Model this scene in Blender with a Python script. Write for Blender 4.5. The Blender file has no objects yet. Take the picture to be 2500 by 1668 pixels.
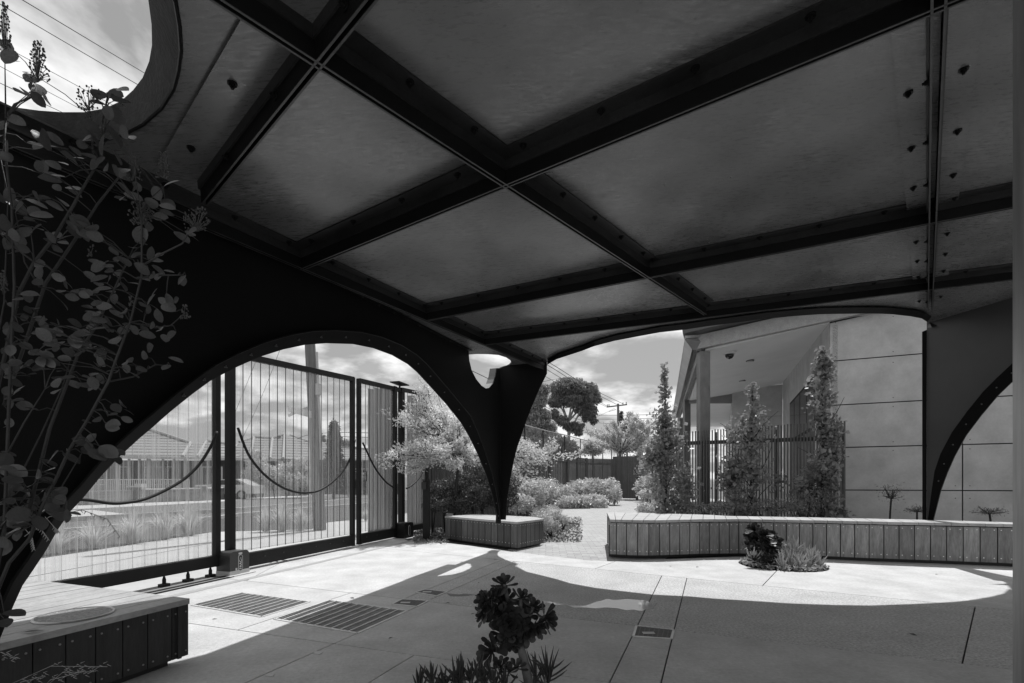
import bpy, bmesh, math, random
import numpy as np
from mathutils import Vector, Matrix
from mathutils.geometry import tessellate_polygon
R = math.radians
random.seed(7); rng = np.random.default_rng(7)
S = bpy.context.scene
COL = S.collection

# ------------------------------------------------------------------ camera, sky, sun, exposure
F, CX, HY, H = 1180.0, 1250.0, 1180.0, 1.15        # lens and horizon in units of a 2500 x 1668 frame, eye height in metres
cd = bpy.data.cameras.new("camera"); cam = bpy.data.objects.new("camera", cd); COL.objects.link(cam)
cam.location = (0, 0, H); cam.rotation_euler = (R(90), 0, 0)
cd.sensor_width = 36; cd.lens = 36 * F / 2500; cd.shift_y = (HY - 834) / 2500
cd.clip_start = 0.05; cd.clip_end = 3000
S.camera = cam
SUN_AZ, SUN_EL = 19.0, 62.5                        # clockwise from +Y
W = bpy.data.worlds.new("World"); S.world = W; W.use_nodes = True
wn, wl = W.node_tree.nodes, W.node_tree.links
for n in list(wn): wn.remove(n)
def N(nodes, t, **kw):
    n = nodes.new(t)
    for k, v in kw.items():
        if k == 'inp':
            for a, b in v.items(): n.inputs[a].default_value = b
        else: setattr(n, k, v)
    return n
out = N(wn, 'ShaderNodeOutputWorld'); bg = N(wn, 'ShaderNodeBackground')
sky = N(wn, 'ShaderNodeTexSky', sky_type='NISHITA'); sky.sun_disc = False
sky.sun_elevation = R(SUN_EL); sky.sun_rotation = R(SUN_AZ); sky.air_density = 1.2; sky.dust_density = 1.5
bw = N(wn, 'ShaderNodeRGBToBW'); wl.new(sky.outputs[0], bw.inputs[0])
tc = N(wn, 'ShaderNodeTexCoord'); sep = N(wn, 'ShaderNodeSeparateXYZ'); wl.new(tc.outputs['Generated'], sep.inputs[0])
addz = N(wn, 'ShaderNodeMath', operation='ADD', inp={1: 0.22}); wl.new(sep.outputs['Z'], addz.inputs[0])
mx = N(wn, 'ShaderNodeMath', operation='MAXIMUM', inp={1: 0.12}); wl.new(addz.outputs[0], mx.inputs[0])
dv = N(wn, 'ShaderNodeVectorMath', operation='DIVIDE'); cmb = N(wn, 'ShaderNodeCombineXYZ')
for i in range(3): wl.new(mx.outputs[0], cmb.inputs[i])
wl.new(tc.outputs['Generated'], dv.inputs[0]); wl.new(cmb.outputs[0], dv.inputs[1])
mp = N(wn, 'ShaderNodeMapping'); mp.inputs['Location'].default_value = (5.3, 0.9, 2.2); wl.new(dv.outputs[0], mp.inputs[0])
n1 = N(wn, 'ShaderNodeTexNoise', inp={'Scale': 1.7, 'Detail': 9.0, 'Roughness': 0.52, 'Distortion': 0.15}); wl.new(mp.outputs[0], n1.inputs['Vector'])
cr = N(wn, 'ShaderNodeValToRGB'); cr.color_ramp.elements[0].position = 0.44; cr.color_ramp.elements[1].position = 0.53
cr.color_ramp.elements[0].color = (0, 0, 0, 1); cr.color_ramp.elements[1].color = (1, 1, 1, 1); wl.new(n1.outputs[0], cr.inputs[0])
n2 = N(wn, 'ShaderNodeTexNoise', inp={'Scale': 3.3, 'Detail': 8.0, 'Roughness': 0.55}); wl.new(mp.outputs[0], n2.inputs['Vector'])
cloudv = N(wn, 'ShaderNodeMapRange', inp={'From Min': 0.40, 'From Max': 0.56, 'To Min': 2.9, 'To Max': 6.2}); wl.new(n2.outputs[0], cloudv.inputs[0])
skyg = N(wn, 'ShaderNodeMath', operation='MULTIPLY_ADD', inp={1: 0.20, 2: 1.6}); wl.new(bw.outputs[0], skyg.inputs[0])
mix = N(wn, 'ShaderNodeMix', data_type='FLOAT'); wl.new(cr.outputs[0], mix.inputs['Factor'])
wl.new(skyg.outputs[0], mix.inputs[2]); wl.new(cloudv.outputs[0], mix.inputs[3])
wl.new(mix.outputs[0], bg.inputs['Color']); bg.inputs['Strength'].default_value = 0.12
wl.new(bg.outputs[0], out.inputs[0])
sd = bpy.data.lights.new("sun", 'SUN'); sun = bpy.data.objects.new("sun", sd); COL.objects.link(sun)
sd.energy = 3.3; sd.angle = R(0.55); sd.color = (1, 1, 1)
sdir = Vector((math.sin(R(SUN_AZ)) * math.cos(R(SUN_EL)), math.cos(R(SUN_AZ)) * math.cos(R(SUN_EL)), math.sin(R(SUN_EL))))
sun.rotation_euler = sdir.to_track_quat('Z', 'Y').to_euler()
S.view_settings.view_transform = 'Standard'; S.view_settings.look = 'None'
S.view_settings.exposure = 0.45; S.view_settings.gamma = 1.0
S.render.engine = 'CYCLES'; S.cycles.max_bounces = 8; S.cycles.transparent_max_bounces = 24

# ------------------------------------------------------------------ pixel <-> place helpers
def ray(px, py): return Vector(((px - CX) / F, 1.0, (HY - py) / F))
def at_z(px, py, z=0.0):
    d = ray(px, py); t = (z - H) / d.z
    return Vector((d.x * t, d.y * t, z))
def at_y(px, py, Y):
    d = ray(px, py); return Vector((d.x * Y, Y, H + d.z * Y))
def on_plane(px, py, p0, nrm):
    d = ray(px, py); o = Vector((0, 0, H)); t = (Vector(p0) - o).dot(nrm) / d.dot(nrm)
    return o + d * t
CE = (2.906, 0.0654, 0.0375)                       # ceiling plane z = a + b x + c y
def cz(x, y): return CE[0] + CE[1] * x + CE[2] * y
def at_c(px, py, off=0.0):
    return on_plane(px, py, (0, 0, CE[0] + off), Vector((-CE[1], -CE[2], 1)))

# ------------------------------------------------------------------ materials (all neutral greys: the photograph is black and white)
MATS = {}
def mat(name, c=0.3, rough=0.7, var=0.15, scale=3.0, bump=0.0, bscale=40.0, metal=0.0, spec=0.5, stretch=(1, 1, 1), fine=0.0,
        fscale=120.0, rnd=0.0, transl=0.0, coat=0.0, world=False):
    if name in MATS: return MATS[name]
    m = bpy.data.materials.new(name); m.use_nodes = True; nt = m.node_tree; n, l = nt.nodes, nt.links
    b = n['Principled BSDF']; b.inputs['Roughness'].default_value = rough; b.inputs['Metallic'].default_value = metal
    b.inputs['Specular IOR Level'].default_value = spec
    if coat: b.inputs['Coat Weight'].default_value = coat
    t = N(n, 'ShaderNodeTexCoord'); mpn = N(n, 'ShaderNodeMapping'); mpn.inputs['Scale'].default_value = stretch
    if world:
        g = N(n, 'ShaderNodeNewGeometry'); l.new(g.outputs['Position'], mpn.inputs[0])
    else: l.new(t.outputs['Object'], mpn.inputs[0])
    a = N(n, 'ShaderNodeTexNoise', inp={'Scale': scale, 'Detail': 6.0, 'Roughness': 0.6}); l.new(mpn.outputs[0], a.inputs['Vector'])
    mr = N(n, 'ShaderNodeMapRange', inp={'From Min': 0.3, 'From Max': 0.7, 'To Min': 1 - var, 'To Max': 1 + var}); l.new(a.outputs[0], mr.inputs[0])
    last = mr.outputs[0]
    if fine:
        f = N(n, 'ShaderNodeTexNoise', inp={'Scale': fscale, 'Detail': 3.0, 'Roughness': 0.7}); l.new(mpn.outputs[0], f.inputs['Vector'])
        fr = N(n, 'ShaderNodeMapRange', inp={'From Min': 0.3, 'From Max': 0.7, 'To Min': 1 - fine, 'To Max': 1 + fine}); l.new(f.outputs[0], fr.inputs[0])
        mm = N(n, 'ShaderNodeMath', operation='MULTIPLY'); l.new(last, mm.inputs[0]); l.new(fr.outputs[0], mm.inputs[1]); last = mm.outputs[0]
    if rnd:
        oi = N(n, 'ShaderNodeObjectInfo'); rr = N(n, 'ShaderNodeMapRange', inp={'To Min': 1 - rnd, 'To Max': 1 + rnd}); l.new(oi.outputs['Random'], rr.inputs[0])
        mm = N(n, 'ShaderNodeMath', operation='MULTIPLY'); l.new(last, mm.inputs[0]); l.new(rr.outputs[0], mm.inputs[1]); last = mm.outputs[0]
    mc = N(n, 'ShaderNodeMath', operation='MULTIPLY', inp={1: c}); l.new(last, mc.inputs[0])
    l.new(mc.outputs[0], b.inputs['Base Color'])
    if bump:
        bn = N(n, 'ShaderNodeTexNoise', inp={'Scale': bscale, 'Detail': 4.0}); l.new(mpn.outputs[0], bn.inputs['Vector'])
        bp = N(n, 'ShaderNodeBump', inp={'Strength': bump, 'Distance': 0.02}); l.new(bn.outputs[0], bp.inputs['Height']); l.new(bp.outputs[0], b.inputs['Normal'])
    if transl:
        tr = N(n, 'ShaderNodeBsdfTranslucent'); l.new(mc.outputs[0], tr.inputs[0]); ms = N(n, 'ShaderNodeMixShader', inp={0: transl})
        l.new(b.outputs[0], ms.inputs[1]); l.new(tr.outputs[0], ms.inputs[2]); l.new(ms.outputs[0], n['Material Output'].inputs[0])
    MATS[name] = m
    return m
paint = mat('dark_paint', 0.009, 0.42, 0.25, 2.0, 0.05, 60, spec=0.13, fine=0.2, fscale=90)
rimp = mat('arch_rim_paint', 0.004, 0.65, 0.2, 2, spec=0.06)
paint_wall = mat('dark_wall_paint', 0.007, 0.55, 0.2, 1.5, 0.03, 30, spec=0.15)
panel_m = mat('ceiling_panel_paint', 0.075, 0.32, 0.30, 0.9, 0.05, 30, spec=0.7, fine=0.22, fscale=45, rnd=0.08)
def panel_mat():
    m = bpy.data.materials.new('ceiling_panel_steel'); m.use_nodes = True; n, l = m.node_tree.nodes, m.node_tree.links; b = n['Principled BSDF']
    g = N(n, 'ShaderNodeNewGeometry'); oi = N(n, 'ShaderNodeObjectInfo')
    a = N(n, 'ShaderNodeTexNoise', inp={'Scale': 0.9, 'Detail': 4.0, 'Roughness': 0.55}); l.new(g.outputs['Position'], a.inputs['Vector'])
    c = N(n, 'ShaderNodeMapRange', inp={'From Min': 0.3, 'From Max': 0.7, 'To Min': 0.045, 'To Max': 0.16}); l.new(a.outputs[0], c.inputs[0])
    mp_ = N(n, 'ShaderNodeMapping'); mp_.inputs['Rotation'].default_value = (0, 0, R(35)); mp_.inputs['Scale'].default_value = (14, 60, 20); l.new(g.outputs['Position'], mp_.inputs[0])
    st = N(n, 'ShaderNodeTexNoise', inp={'Scale': 1.0, 'Detail': 6.0, 'Roughness': 0.8}); l.new(mp_.outputs[0], st.inputs['Vector'])
    ms = N(n, 'ShaderNodeTexNoise', inp={'Scale': 1.6, 'Detail': 3.0}); l.new(g.outputs['Position'], ms.inputs['Vector'])
    r1 = N(n, 'ShaderNodeMapRange', inp={'From Min': 0.54, 'From Max': 0.66}); l.new(ms.outputs[0], r1.inputs[0]); r2 = N(n, 'ShaderNodeMapRange', inp={'From Min': 0.52, 'From Max': 0.66}); l.new(st.outputs[0], r2.inputs[0])
    mu = N(n, 'ShaderNodeMath', operation='MULTIPLY'); l.new(r1.outputs[0], mu.inputs[0]); l.new(r2.outputs[0], mu.inputs[1])
    ad = N(n, 'ShaderNodeMath', operation='MULTIPLY_ADD', inp={1: 0.22}); l.new(mu.outputs[0], ad.inputs[0]); l.new(c.outputs[0], ad.inputs[2])
    pk = N(n, 'ShaderNodeTexVoronoi', inp={'Scale': 16.0}); l.new(g.outputs['Position'], pk.inputs['Vector']); pr = N(n, 'ShaderNodeMapRange', inp={'From Min': 0.05, 'From Max': 0.14, 'To Min': 0.45, 'To Max': 1.0}); l.new(pk.outputs['Distance'], pr.inputs[0])
    m2 = N(n, 'ShaderNodeMath', operation='MULTIPLY'); l.new(ad.outputs[0], m2.inputs[0]); l.new(pr.outputs[0], m2.inputs[1]); l.new(m2.outputs[0], b.inputs['Base Color'])
    rr = N(n, 'ShaderNodeMapRange', inp={'From Min': 0.35, 'From Max': 0.65, 'To Min': 0.20, 'To Max': 0.42}); l.new(st.outputs[0], rr.inputs[0]); l.new(rr.outputs[0], b.inputs['Roughness'])
    lo = N(n, 'ShaderNodeTexNoise', inp={'Scale': 1.1, 'Detail': 1.0}); l.new(g.outputs['Position'], lo.inputs['Vector']); bp = N(n, 'ShaderNodeBump', inp={'Strength': 0.55, 'Distance': 0.10}); l.new(lo.outputs[0], bp.inputs['Height']); l.new(bp.outputs[0], b.inputs['Normal'])
    b.inputs['Specular IOR Level'].default_value = 0.85; return m
panel_m = panel_mat()
rim_m = mat('skylight_rim_steel', 0.016, 0.6, 0.5, 14.0, 0.15, 60, fine=0.3, fscale=60, spec=.18)
galv = mat('galvanised_steel', 0.42, 0.35, 0.18, 6.0, 0.03, 30, metal=0.6, stretch=(1, 1, 0.3), fine=0.1)
pillar_m = mat('brushed_steel', 0.45, 0.33, 0.35, 5.0, 0.04, 40, metal=0.75, stretch=(6, 6, 0.25))
concrete = mat('smooth_concrete', 0.50, 0.8, 0.16, 2.4, 0.3, 60, fine=0.12, fscale=34, rnd=0.05)
agg = mat('speckled_concrete', 0.48, 0.9, 0.12, 2.4, 0.6, 60, fine=0.40, fscale=50, rnd=0.04)
joint_m = mat('joint_dark', 0.05, 0.9, 0.2, 8)
mulch_m = mat('mulch', 0.07, 0.95, 0.5, 18, 1.0, 60, fine=0.6, fscale=80)
asphalt = mat('asphalt', 0.10, 0.9, 0.12, 2.0, 0.3, 200, fine=0.2)
footp = mat('footpath_concrete', 0.42, 0.85, 0.08, 2.0, 0.1, 100, fine=0.05)
grassg = mat('nature_strip_grass', 0.13, 0.95, 0.4, 12, 0.8, 90, fine=0.4)
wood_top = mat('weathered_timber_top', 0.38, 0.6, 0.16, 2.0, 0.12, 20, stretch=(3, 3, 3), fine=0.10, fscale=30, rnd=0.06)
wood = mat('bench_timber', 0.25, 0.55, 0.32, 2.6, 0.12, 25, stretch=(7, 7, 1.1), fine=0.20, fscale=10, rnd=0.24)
wood_d = mat('shade_darkened_timber', 0.03, 0.55, 0.3, 2.6, 0.12, 25, stretch=(7, 7, 1.0), fine=0.2, fscale=14, rnd=0.12)  # the left bench front's shade is put into this low albedo
fence_w = mat('fence_timber', 0.13, 0.75, 0.25, 4, 0.1, 30, stretch=(6, 6, 0.6), rnd=0.18)
slat_w = mat('slat_timber', 0.11, 0.7, 0.25, 4, 0.05, 30, stretch=(6, 6, 0.6), rnd=0.15)
screw_m = mat('screw_steel', 0.75, 0.3, 0.05, 5, metal=0.8)
gate_m = mat('gate_steel', 0.014, 0.55, 0.25, 3, 0.05, 60, spec=0.2)
motor_m = mat('motor_plastic', 0.035, 0.5, 0.08, 5, 0.02, 80)
white_m = mat('white_paint', 0.75, 0.5, 0.03, 5)
lgrey_m = mat('light_grey_paint', 0.5, 0.6, 0.08, 5)
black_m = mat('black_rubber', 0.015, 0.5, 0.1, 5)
panelc = mat('wall_cement_panel', 0.50, 0.7, 0.16, 2.2, 0.06, 20, fine=0.05, fscale=25, rnd=0.02)
soffit_m = mat('soffit_white', 0.8, 0.7, 0.04, 1.5)
weath = mat('weathered_post_steel', 0.15, 0.55, 0.3, 4, 0.05, 30, stretch=(1, 1, 0.5), fine=0.1)
glassd = mat('dark_window_glass', 0.02, 0.12, 0.1, 2, spec=0.8)
brick_m = mat('brick_wall', 0.22, 0.85, 0.12, 3)
house_w = mat('house_brick', 0.14, 0.8, 0.2, 2)
bark = mat('bark', 0.16, 0.85, 0.3, 6, 0.5, 20, stretch=(1, 1, 0.3))
bark_l = mat('pale_bark', 0.30, 0.8, 0.35, 4, 0.3, 12, stretch=(1, 1, 0.3))
twig_m = mat('twig_bark', 0.024, 0.7, 0.3, 12, 0.2, 60)
pole_w = mat('pole_timber', 0.17, 0.85, 0.3, 3, 0.3, 14, stretch=(4, 4, 0.3))
leaf_dk = mat('eucalypt_leaf', 0.17, 0.5, 0.35, 0.8, transl=0.4)
leaf_silver = mat('silver_leaf', 0.55, 0.4, 0.25, 1.5, transl=0.4)
leaf_shrub = mat('shrub_leaf', 0.62, 0.35, 0.35, 2.5, transl=0.3)
leaf_pear = mat('columnar_tree_leaf', 0.30, 0.4, 0.4, 4.0, transl=0.35)
leaf_myr = mat('myrtle_leaf', 0.09, 0.28, 0.22, 9, 0.25, 40, rnd=0.25, transl=0.25)
leaf_aeo = mat('aeonium_leaf', 0.028, 0.5, 0.3, 9, rnd=0.2)
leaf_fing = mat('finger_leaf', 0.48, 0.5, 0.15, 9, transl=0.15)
leaf_fing_d = mat('finger_leaf_shade', 0.045, 0.5, 0.15, 9, transl=0.1)  # finger_leaf darkened: the near clump's shade is put into the colour
leaf_grass = mat('tuft_grass', 0.62, 0.5, 0.3, 5, transl=0.3)
cyp_m = mat('cypress_leaf', 0.10, 0.7, 0.4, 3, transl=0.2)
seed_m = mat('seed_head', 0.05, 0.7, 0.3, 30)
grate_m = mat('grate_steel', 0.62, 0.45, 0.15, 10, metal=0.4)
pit_m = mat('pit_shade', 0.008, 0.9, 0.2, 5)  # black for flat sheets under grates, shade put into the colour
wet_m = mat('puddle', 0.55, 0.05, 0.08, 6, spec=0.9, coat=1.0)
wire_m = mat('wire', 0.03, 0.6, 0.0, 1)

def brickify(name, c, sx, sy, rough=0.85, mortar=0.6, rot=(0, 0, 0), var=0.12):
    m = bpy.data.materials.new(name); m.use_nodes = True; n, l = m.node_tree.nodes, m.node_tree.links; b = n['Principled BSDF']
    g = N(n, 'ShaderNodeNewGeometry'); mpn = N(n, 'ShaderNodeMapping'); mpn.inputs['Rotation'].default_value = rot; l.new(g.outputs['Position'], mpn.inputs[0])
    br = N(n, 'ShaderNodeTexBrick', inp={'Scale': 1.0, 'Mortar Size': 0.006, 'Brick Width': sx, 'Row Height': sy, 'Mortar Smooth': 0.3,
           'Color1': (c * (1 - var),) * 3 + (1,), 'Color2': (c * (1 + var),) * 3 + (1,), 'Mortar': (c * mortar,) * 3 + (1,)})
    l.new(mpn.outputs[0], br.inputs['Vector']); a = N(n, 'ShaderNodeTexNoise', inp={'Scale': 9.0, 'Detail': 5.0}); l.new(mpn.outputs[0], a.inputs['Vector'])
    mr = N(n, 'ShaderNodeMapRange', inp={'From Min': 0.3, 'From Max': 0.7, 'To Min': 0.88, 'To Max': 1.12}); l.new(a.outputs[0], mr.inputs[0])
    vm = N(n, 'ShaderNodeVectorMath', operation='SCALE'); l.new(br.outputs['Color'], vm.inputs[0]); l.new(mr.outputs[0], vm.inputs['Scale']); l.new(vm.outputs[0], b.inputs['Base Color'])
    bp = N(n, 'ShaderNodeBump', inp={'Strength': 0.4, 'Distance': 0.01}); l.new(br.outputs['Fac'], bp.inputs['Height']); bp.invert = True; l.new(bp.outputs[0], b.inputs['Normal'])
    b.inputs['Roughness'].default_value = rough
    return m
paver_m = brickify('brick_pavers', 0.36, 0.23, 0.115, rot=(0, 0, R(4)), mortar=0.62)
# vertical brick: run along x, rows along z
fbrick = brickify('street_wall_brick', 0.21, 0.23, 0.086, rot=(R(90), 0, 0), mortar=1.25, var=0.2)
def roof_mat():
    m = bpy.data.materials.new('roof_tile'); m.use_nodes = True; n, l = m.node_tree.nodes, m.node_tree.links; b = n['Principled BSDF']
    g = N(n, 'ShaderNodeNewGeometry'); sp = N(n, 'ShaderNodeSeparateXYZ'); l.new(g.outputs['Position'], sp.inputs[0])
    w = N(n, 'ShaderNodeMath', operation='MULTIPLY', inp={1: 3.3}); l.new(sp.outputs['Z'], w.inputs[0]); fr = N(n, 'ShaderNodeMath', operation='FRACT'); l.new(w.outputs[0], fr.inputs[0])
    a = N(n, 'ShaderNodeTexNoise', inp={'Scale': 4.0, 'Detail': 5.0, 'Roughness': 0.8}); l.new(g.outputs['Position'], a.inputs['Vector'])
    ad = N(n, 'ShaderNodeMath', operation='MULTIPLY_ADD', inp={1: 0.5, 2: -0.25}); l.new(a.outputs[0], ad.inputs[0])
    s2 = N(n, 'ShaderNodeMath', operation='ADD'); l.new(fr.outputs[0], s2.inputs[0]); l.new(ad.outputs[0], s2.inputs[1])
    mr = N(n, 'ShaderNodeMapRange', inp={'From Min': 0.1, 'From Max': 0.5, 'To Min': 0.05, 'To Max': 0.24}); l.new(s2.outputs[0], mr.inputs[0])
    l.new(mr.outputs[0], b.inputs['Base Color']); b.inputs['Roughness'].default_value = 0.8
    return m
roof_m = roof_mat()
def poly_mat():
    m = bpy.data.materials.new('polycarbonate_sheet'); m.use_nodes = True; n, l = m.node_tree.nodes, m.node_tree.links
    n.remove(n['Principled BSDF'])
    g = N(n, 'ShaderNodeNewGeometry'); mpn = N(n, 'ShaderNodeMapping'); mpn.inputs['Scale'].default_value = (30, 30, 0.25); l.new(g.outputs['Position'], mpn.inputs[0])
    a = N(n, 'ShaderNodeTexNoise', inp={'Scale': 1.0, 'Detail': 5.0, 'Roughness': 0.75}); l.new(mpn.outputs[0], a.inputs['Vector'])
    mr = N(n, 'ShaderNodeMapRange', inp={'From Min': 0.42, 'From Max': 0.72, 'To Min': 0.10, 'To Max': 0.62}); l.new(a.outputs[0], mr.inputs[0])
    tr = N(n, 'ShaderNodeBsdfTransparent', inp={0: (0.88, 0.88, 0.88, 1)}); di = N(n, 'ShaderNodeBsdfTranslucent', inp={0: (0.9, 0.9, 0.9, 1)})
    d2 = N(n, 'ShaderNodeBsdfDiffuse', inp={0: (0.6, 0.6, 0.6, 1)}); m2 = N(n, 'ShaderNodeMixShader', inp={0: 0.25}); l.new(di.outputs[0], m2.inputs[1]); l.new(d2.outputs[0], m2.inputs[2])
    gl = N(n, 'ShaderNodeBsdfGlossy', inp={'Roughness': 0.15}); m3 = N(n, 'ShaderNodeMixShader', inp={0: 0.06}); l.new(m2.outputs[0], m3.inputs[1]); l.new(gl.outputs[0], m3.inputs[2])
    ms = N(n, 'ShaderNodeMixShader'); l.new(mr.outputs[0], ms.inputs[0]); l.new(tr.outputs[0], ms.inputs[1]); l.new(m3.outputs[0], ms.inputs[2])
    l.new(ms.outputs[0], n['Material Output'].inputs[0]); return m
poly_m = poly_mat()
rib_m = mat('polycarbonate_rib', 0.14, 0.4, 0.2, 3, transl=0.4)

# ------------------------------------------------------------------ object helpers
def tag(o, label=None, cat=None, group=None, kind=None):
    if label: o['label'] = label
    if cat: o['category'] = cat
    if group: o['group'] = group
    if kind: o['kind'] = kind
    return o
def thing(name, label, cat, loc=(0, 0, 0), group=None):
    o = bpy.data.objects.new(name, None); COL.objects.link(o); o.location = loc; o.empty_display_size = 0.1
    return tag(o, label, cat, group)
def link(name, me, parent=None, m=None, smooth=False):
    o = bpy.data.objects.new(name, me); COL.objects.link(o)
    if m is not None and not me.materials: me.materials.append(m)
    if smooth: me.polygons.foreach_set('use_smooth', [True] * len(me.polygons))
    if parent is not None:
        o.parent = parent
        if parent.parent is None: o.matrix_parent_inverse = Matrix.Translation(-parent.location)
    return o
class MB:
    def __init__(s): s.v = []; s.f = []
    def add(s, vs, fs):
        k = len(s.v); s.v += [tuple(v) for v in vs]; s.f += [tuple(i + k for i in f) for f in fs]; return s
    def box(s, c, dx, dy, dz, ax=(1, 0, 0), ay=(0, 1, 0), az=(0, 0, 1)):
        c = Vector(c); ax, ay, az = Vector(ax) * dx / 2, Vector(ay) * dy / 2, Vector(az) * dz / 2
        vs = [c + ax * i + ay * j + az * k for k in (-1, 1) for j in (-1, 1) for i in (-1, 1)]
        return s.add(vs, [(0, 2, 3, 1), (4, 5, 7, 6), (0, 1, 5, 4), (2, 6, 7, 3), (0, 4, 6, 2), (1, 3, 7, 5)])
    def bar(s, a, b, w, h, up=(0, 0, 1)):
        a, b = Vector(a), Vector(b); d = (b - a); L = d.length; d = d / L; up = Vector(up); side = d.cross(up)
        if side.length < 1e-4: side = d.cross(Vector((0, 1, 0)))
        side.normalize(); u = side.cross(d)
        return s.box((a + b) / 2, L, w, h, d, side, u)
    def tube(s, pts, r, n=6, cap=True):
        pts = [Vector(p) for p in pts]; rs = r if hasattr(r, '__len__') else [r] * len(pts); k = len(s.v); prev = None
        for i, p in enumerate(pts):
            d = (pts[min(i + 1, len(pts) - 1)] - pts[max(i - 1, 0)]).normalized()
            a = d.cross(Vector((0, 0, 1))) if abs(d.z) < 0.9 else d.cross(Vector((1, 0, 0)))
            if prev is not None:
                a2 = prev - d * prev.dot(d)
                if a2.length > 1e-3: a = a2
            a.normalize(); b = d.cross(a); prev = a
            for j in range(n):
                t = 2 * math.pi * j / n; s.v.append(tuple(p + (a * math.cos(t) + b * math.sin(t)) * rs[i]))
        for i in range(len(pts) - 1):
            for j in range(n):
                s.f.append((k + i * n + j, k + i * n + (j + 1) % n, k + (i + 1) * n + (j + 1) % n, k + (i + 1) * n + j))
        if cap: s.f.append(tuple(k + j for j in range(n))[::-1]); s.f.append(tuple(k + (len(pts) - 1) * n + j for j in range(n)))
        return s
    def prism(s, poly, z0, z1, holes=()):
        """poly: xy points; z0,z1 numbers or functions of (x,y)"""
        g0 = z0 if callable(z0) else (lambda x, y: z0); g1 = z1 if callable(z1) else (lambda x, y: z1)
        loops = [list(poly)] + [list(h) for h in holes]; k = len(s.v); flat = [p for lp in loops for p in lp]
        tris = tessellate_polygon([[Vector((p[0], p[1], 0)) for p in lp] for lp in loops]); n = len(flat)
        for g in (g0, g1):
            for p in flat: s.v.append((p[0], p[1], g(p[0], p[1])))
        for t in tris:
            a, b, c = [flat[i] for i in t]; cr_ = (b[0] - a[0]) * (c[1] - a[1]) - (b[1] - a[1]) * (c[0] - a[0])
            if abs(cr_) < 1e-10: continue
            if cr_ < 0: t = t[::-1]
            s.f.append(tuple(k + n + i for i in t)); s.f.append(tuple(k + i for i in t[::-1]))
        o = 0
        for lp in loops:
            m_ = len(lp)
            for i in range(m_):
                a, b = o + i, o + (i + 1) % m_; s.f.append((k + a, k + b, k + n + b, k + n + a))
            o += m_
        return s
    def plate(s, pts3, thick, holes3=()):
        """planar polygon in 3-D (with holes) given thickness vector"""
        loops = [[Vector(p) for p in lp] for lp in [pts3] + list(holes3)]; flat = [p for lp in loops for p in lp]; k = len(s.v); n = len(flat)
        tris = tessellate_polygon(loops); th = Vector(thick)
        for p in flat: s.v.append(tuple(p))
        for p in flat: s.v.append(tuple(p + th))
        for t in tris: s.f.append(tuple(k + i for i in t)); s.f.append(tuple(k + n + i for i in t[::-1]))
        o = 0
        for lp in loops:
            m_ = len(lp)
            for i in range(m_):
                a, b = o + i, o + (i + 1) % m_; s.f.append((k + a, k + b, k + n + b, k + n + a))
            o += m_
        return s
    def strip(s, A, B):
        k = len(s.v); s.v += [tuple(p) for p in A] + [tuple(p) for p in B]; n = len(A)
        for i in range(n - 1): s.f.append((k + i, k + i + 1, k + n + i + 1, k + n + i))
        return s
    def build(s, name, m, parent=None, smooth=False, fix=True):
        me = bpy.data.meshes.new(name); me.from_pydata(s.v, [], s.f); me.update()
        if fix and len(s.f) < 20000:
            bm = bmesh.new(); bm.from_mesh(me); bmesh.ops.recalc_face_normals(bm, faces=bm.faces); bm.to_mesh(me); bm.free()
        return link(name, me, parent, m, smooth)
def interp(x, pts):
    if x <= pts[0][0]: return pts[0][1]
    for (a, b), (c, d) in zip(pts, pts[1:]):
        if x <= c: return b + (d - b) * (x - a) / (c - a)
    return pts[-1][1]
def bolt_mesh(r=0.014, h=0.02):
    mb = MB(); mb.tube([(0, 0, 0), (0, 0, -h * 0.35)], r * 1.7, 10); mb.tube([(0, 0, -h * 0.3), (0, 0, -h)], r, 6); mb.tube([(0, 0, -h), (0, 0, -h * 1.5)], r * 0.55, 6)
    me = bpy.data.meshes.new('bolt'); me.from_pydata(mb.v, [], mb.f); return me
def np_mesh(name, V, Fc, m, parent=None, smooth=False):
    """V (N,3), Fc (M,k) arrays -> one mesh object"""
    me = bpy.data.meshes.new(name); k = Fc.shape[1]
    me.vertices.add(len(V)); me.vertices.foreach_set('co', V.astype(np.float32).ravel())
    me.loops.add(Fc.size); me.loops.foreach_set('vertex_index', Fc.astype(np.int32).ravel())
    me.polygons.add(len(Fc)); me.polygons.foreach_set('loop_start', np.arange(0, Fc.size, k, dtype=np.int32)); me.polygons.foreach_set('loop_total', np.full(len(Fc), k, dtype=np.int32))
    me.update(calc_edges=True)
    return link(name, me, parent, m, smooth)
def rand_dirs(n, flat=0.0):
    d = rng.normal(size=(n, 3)); d[:, 2] *= (1 - flat); return d / np.linalg.norm(d, axis=1)[:, None]
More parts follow.
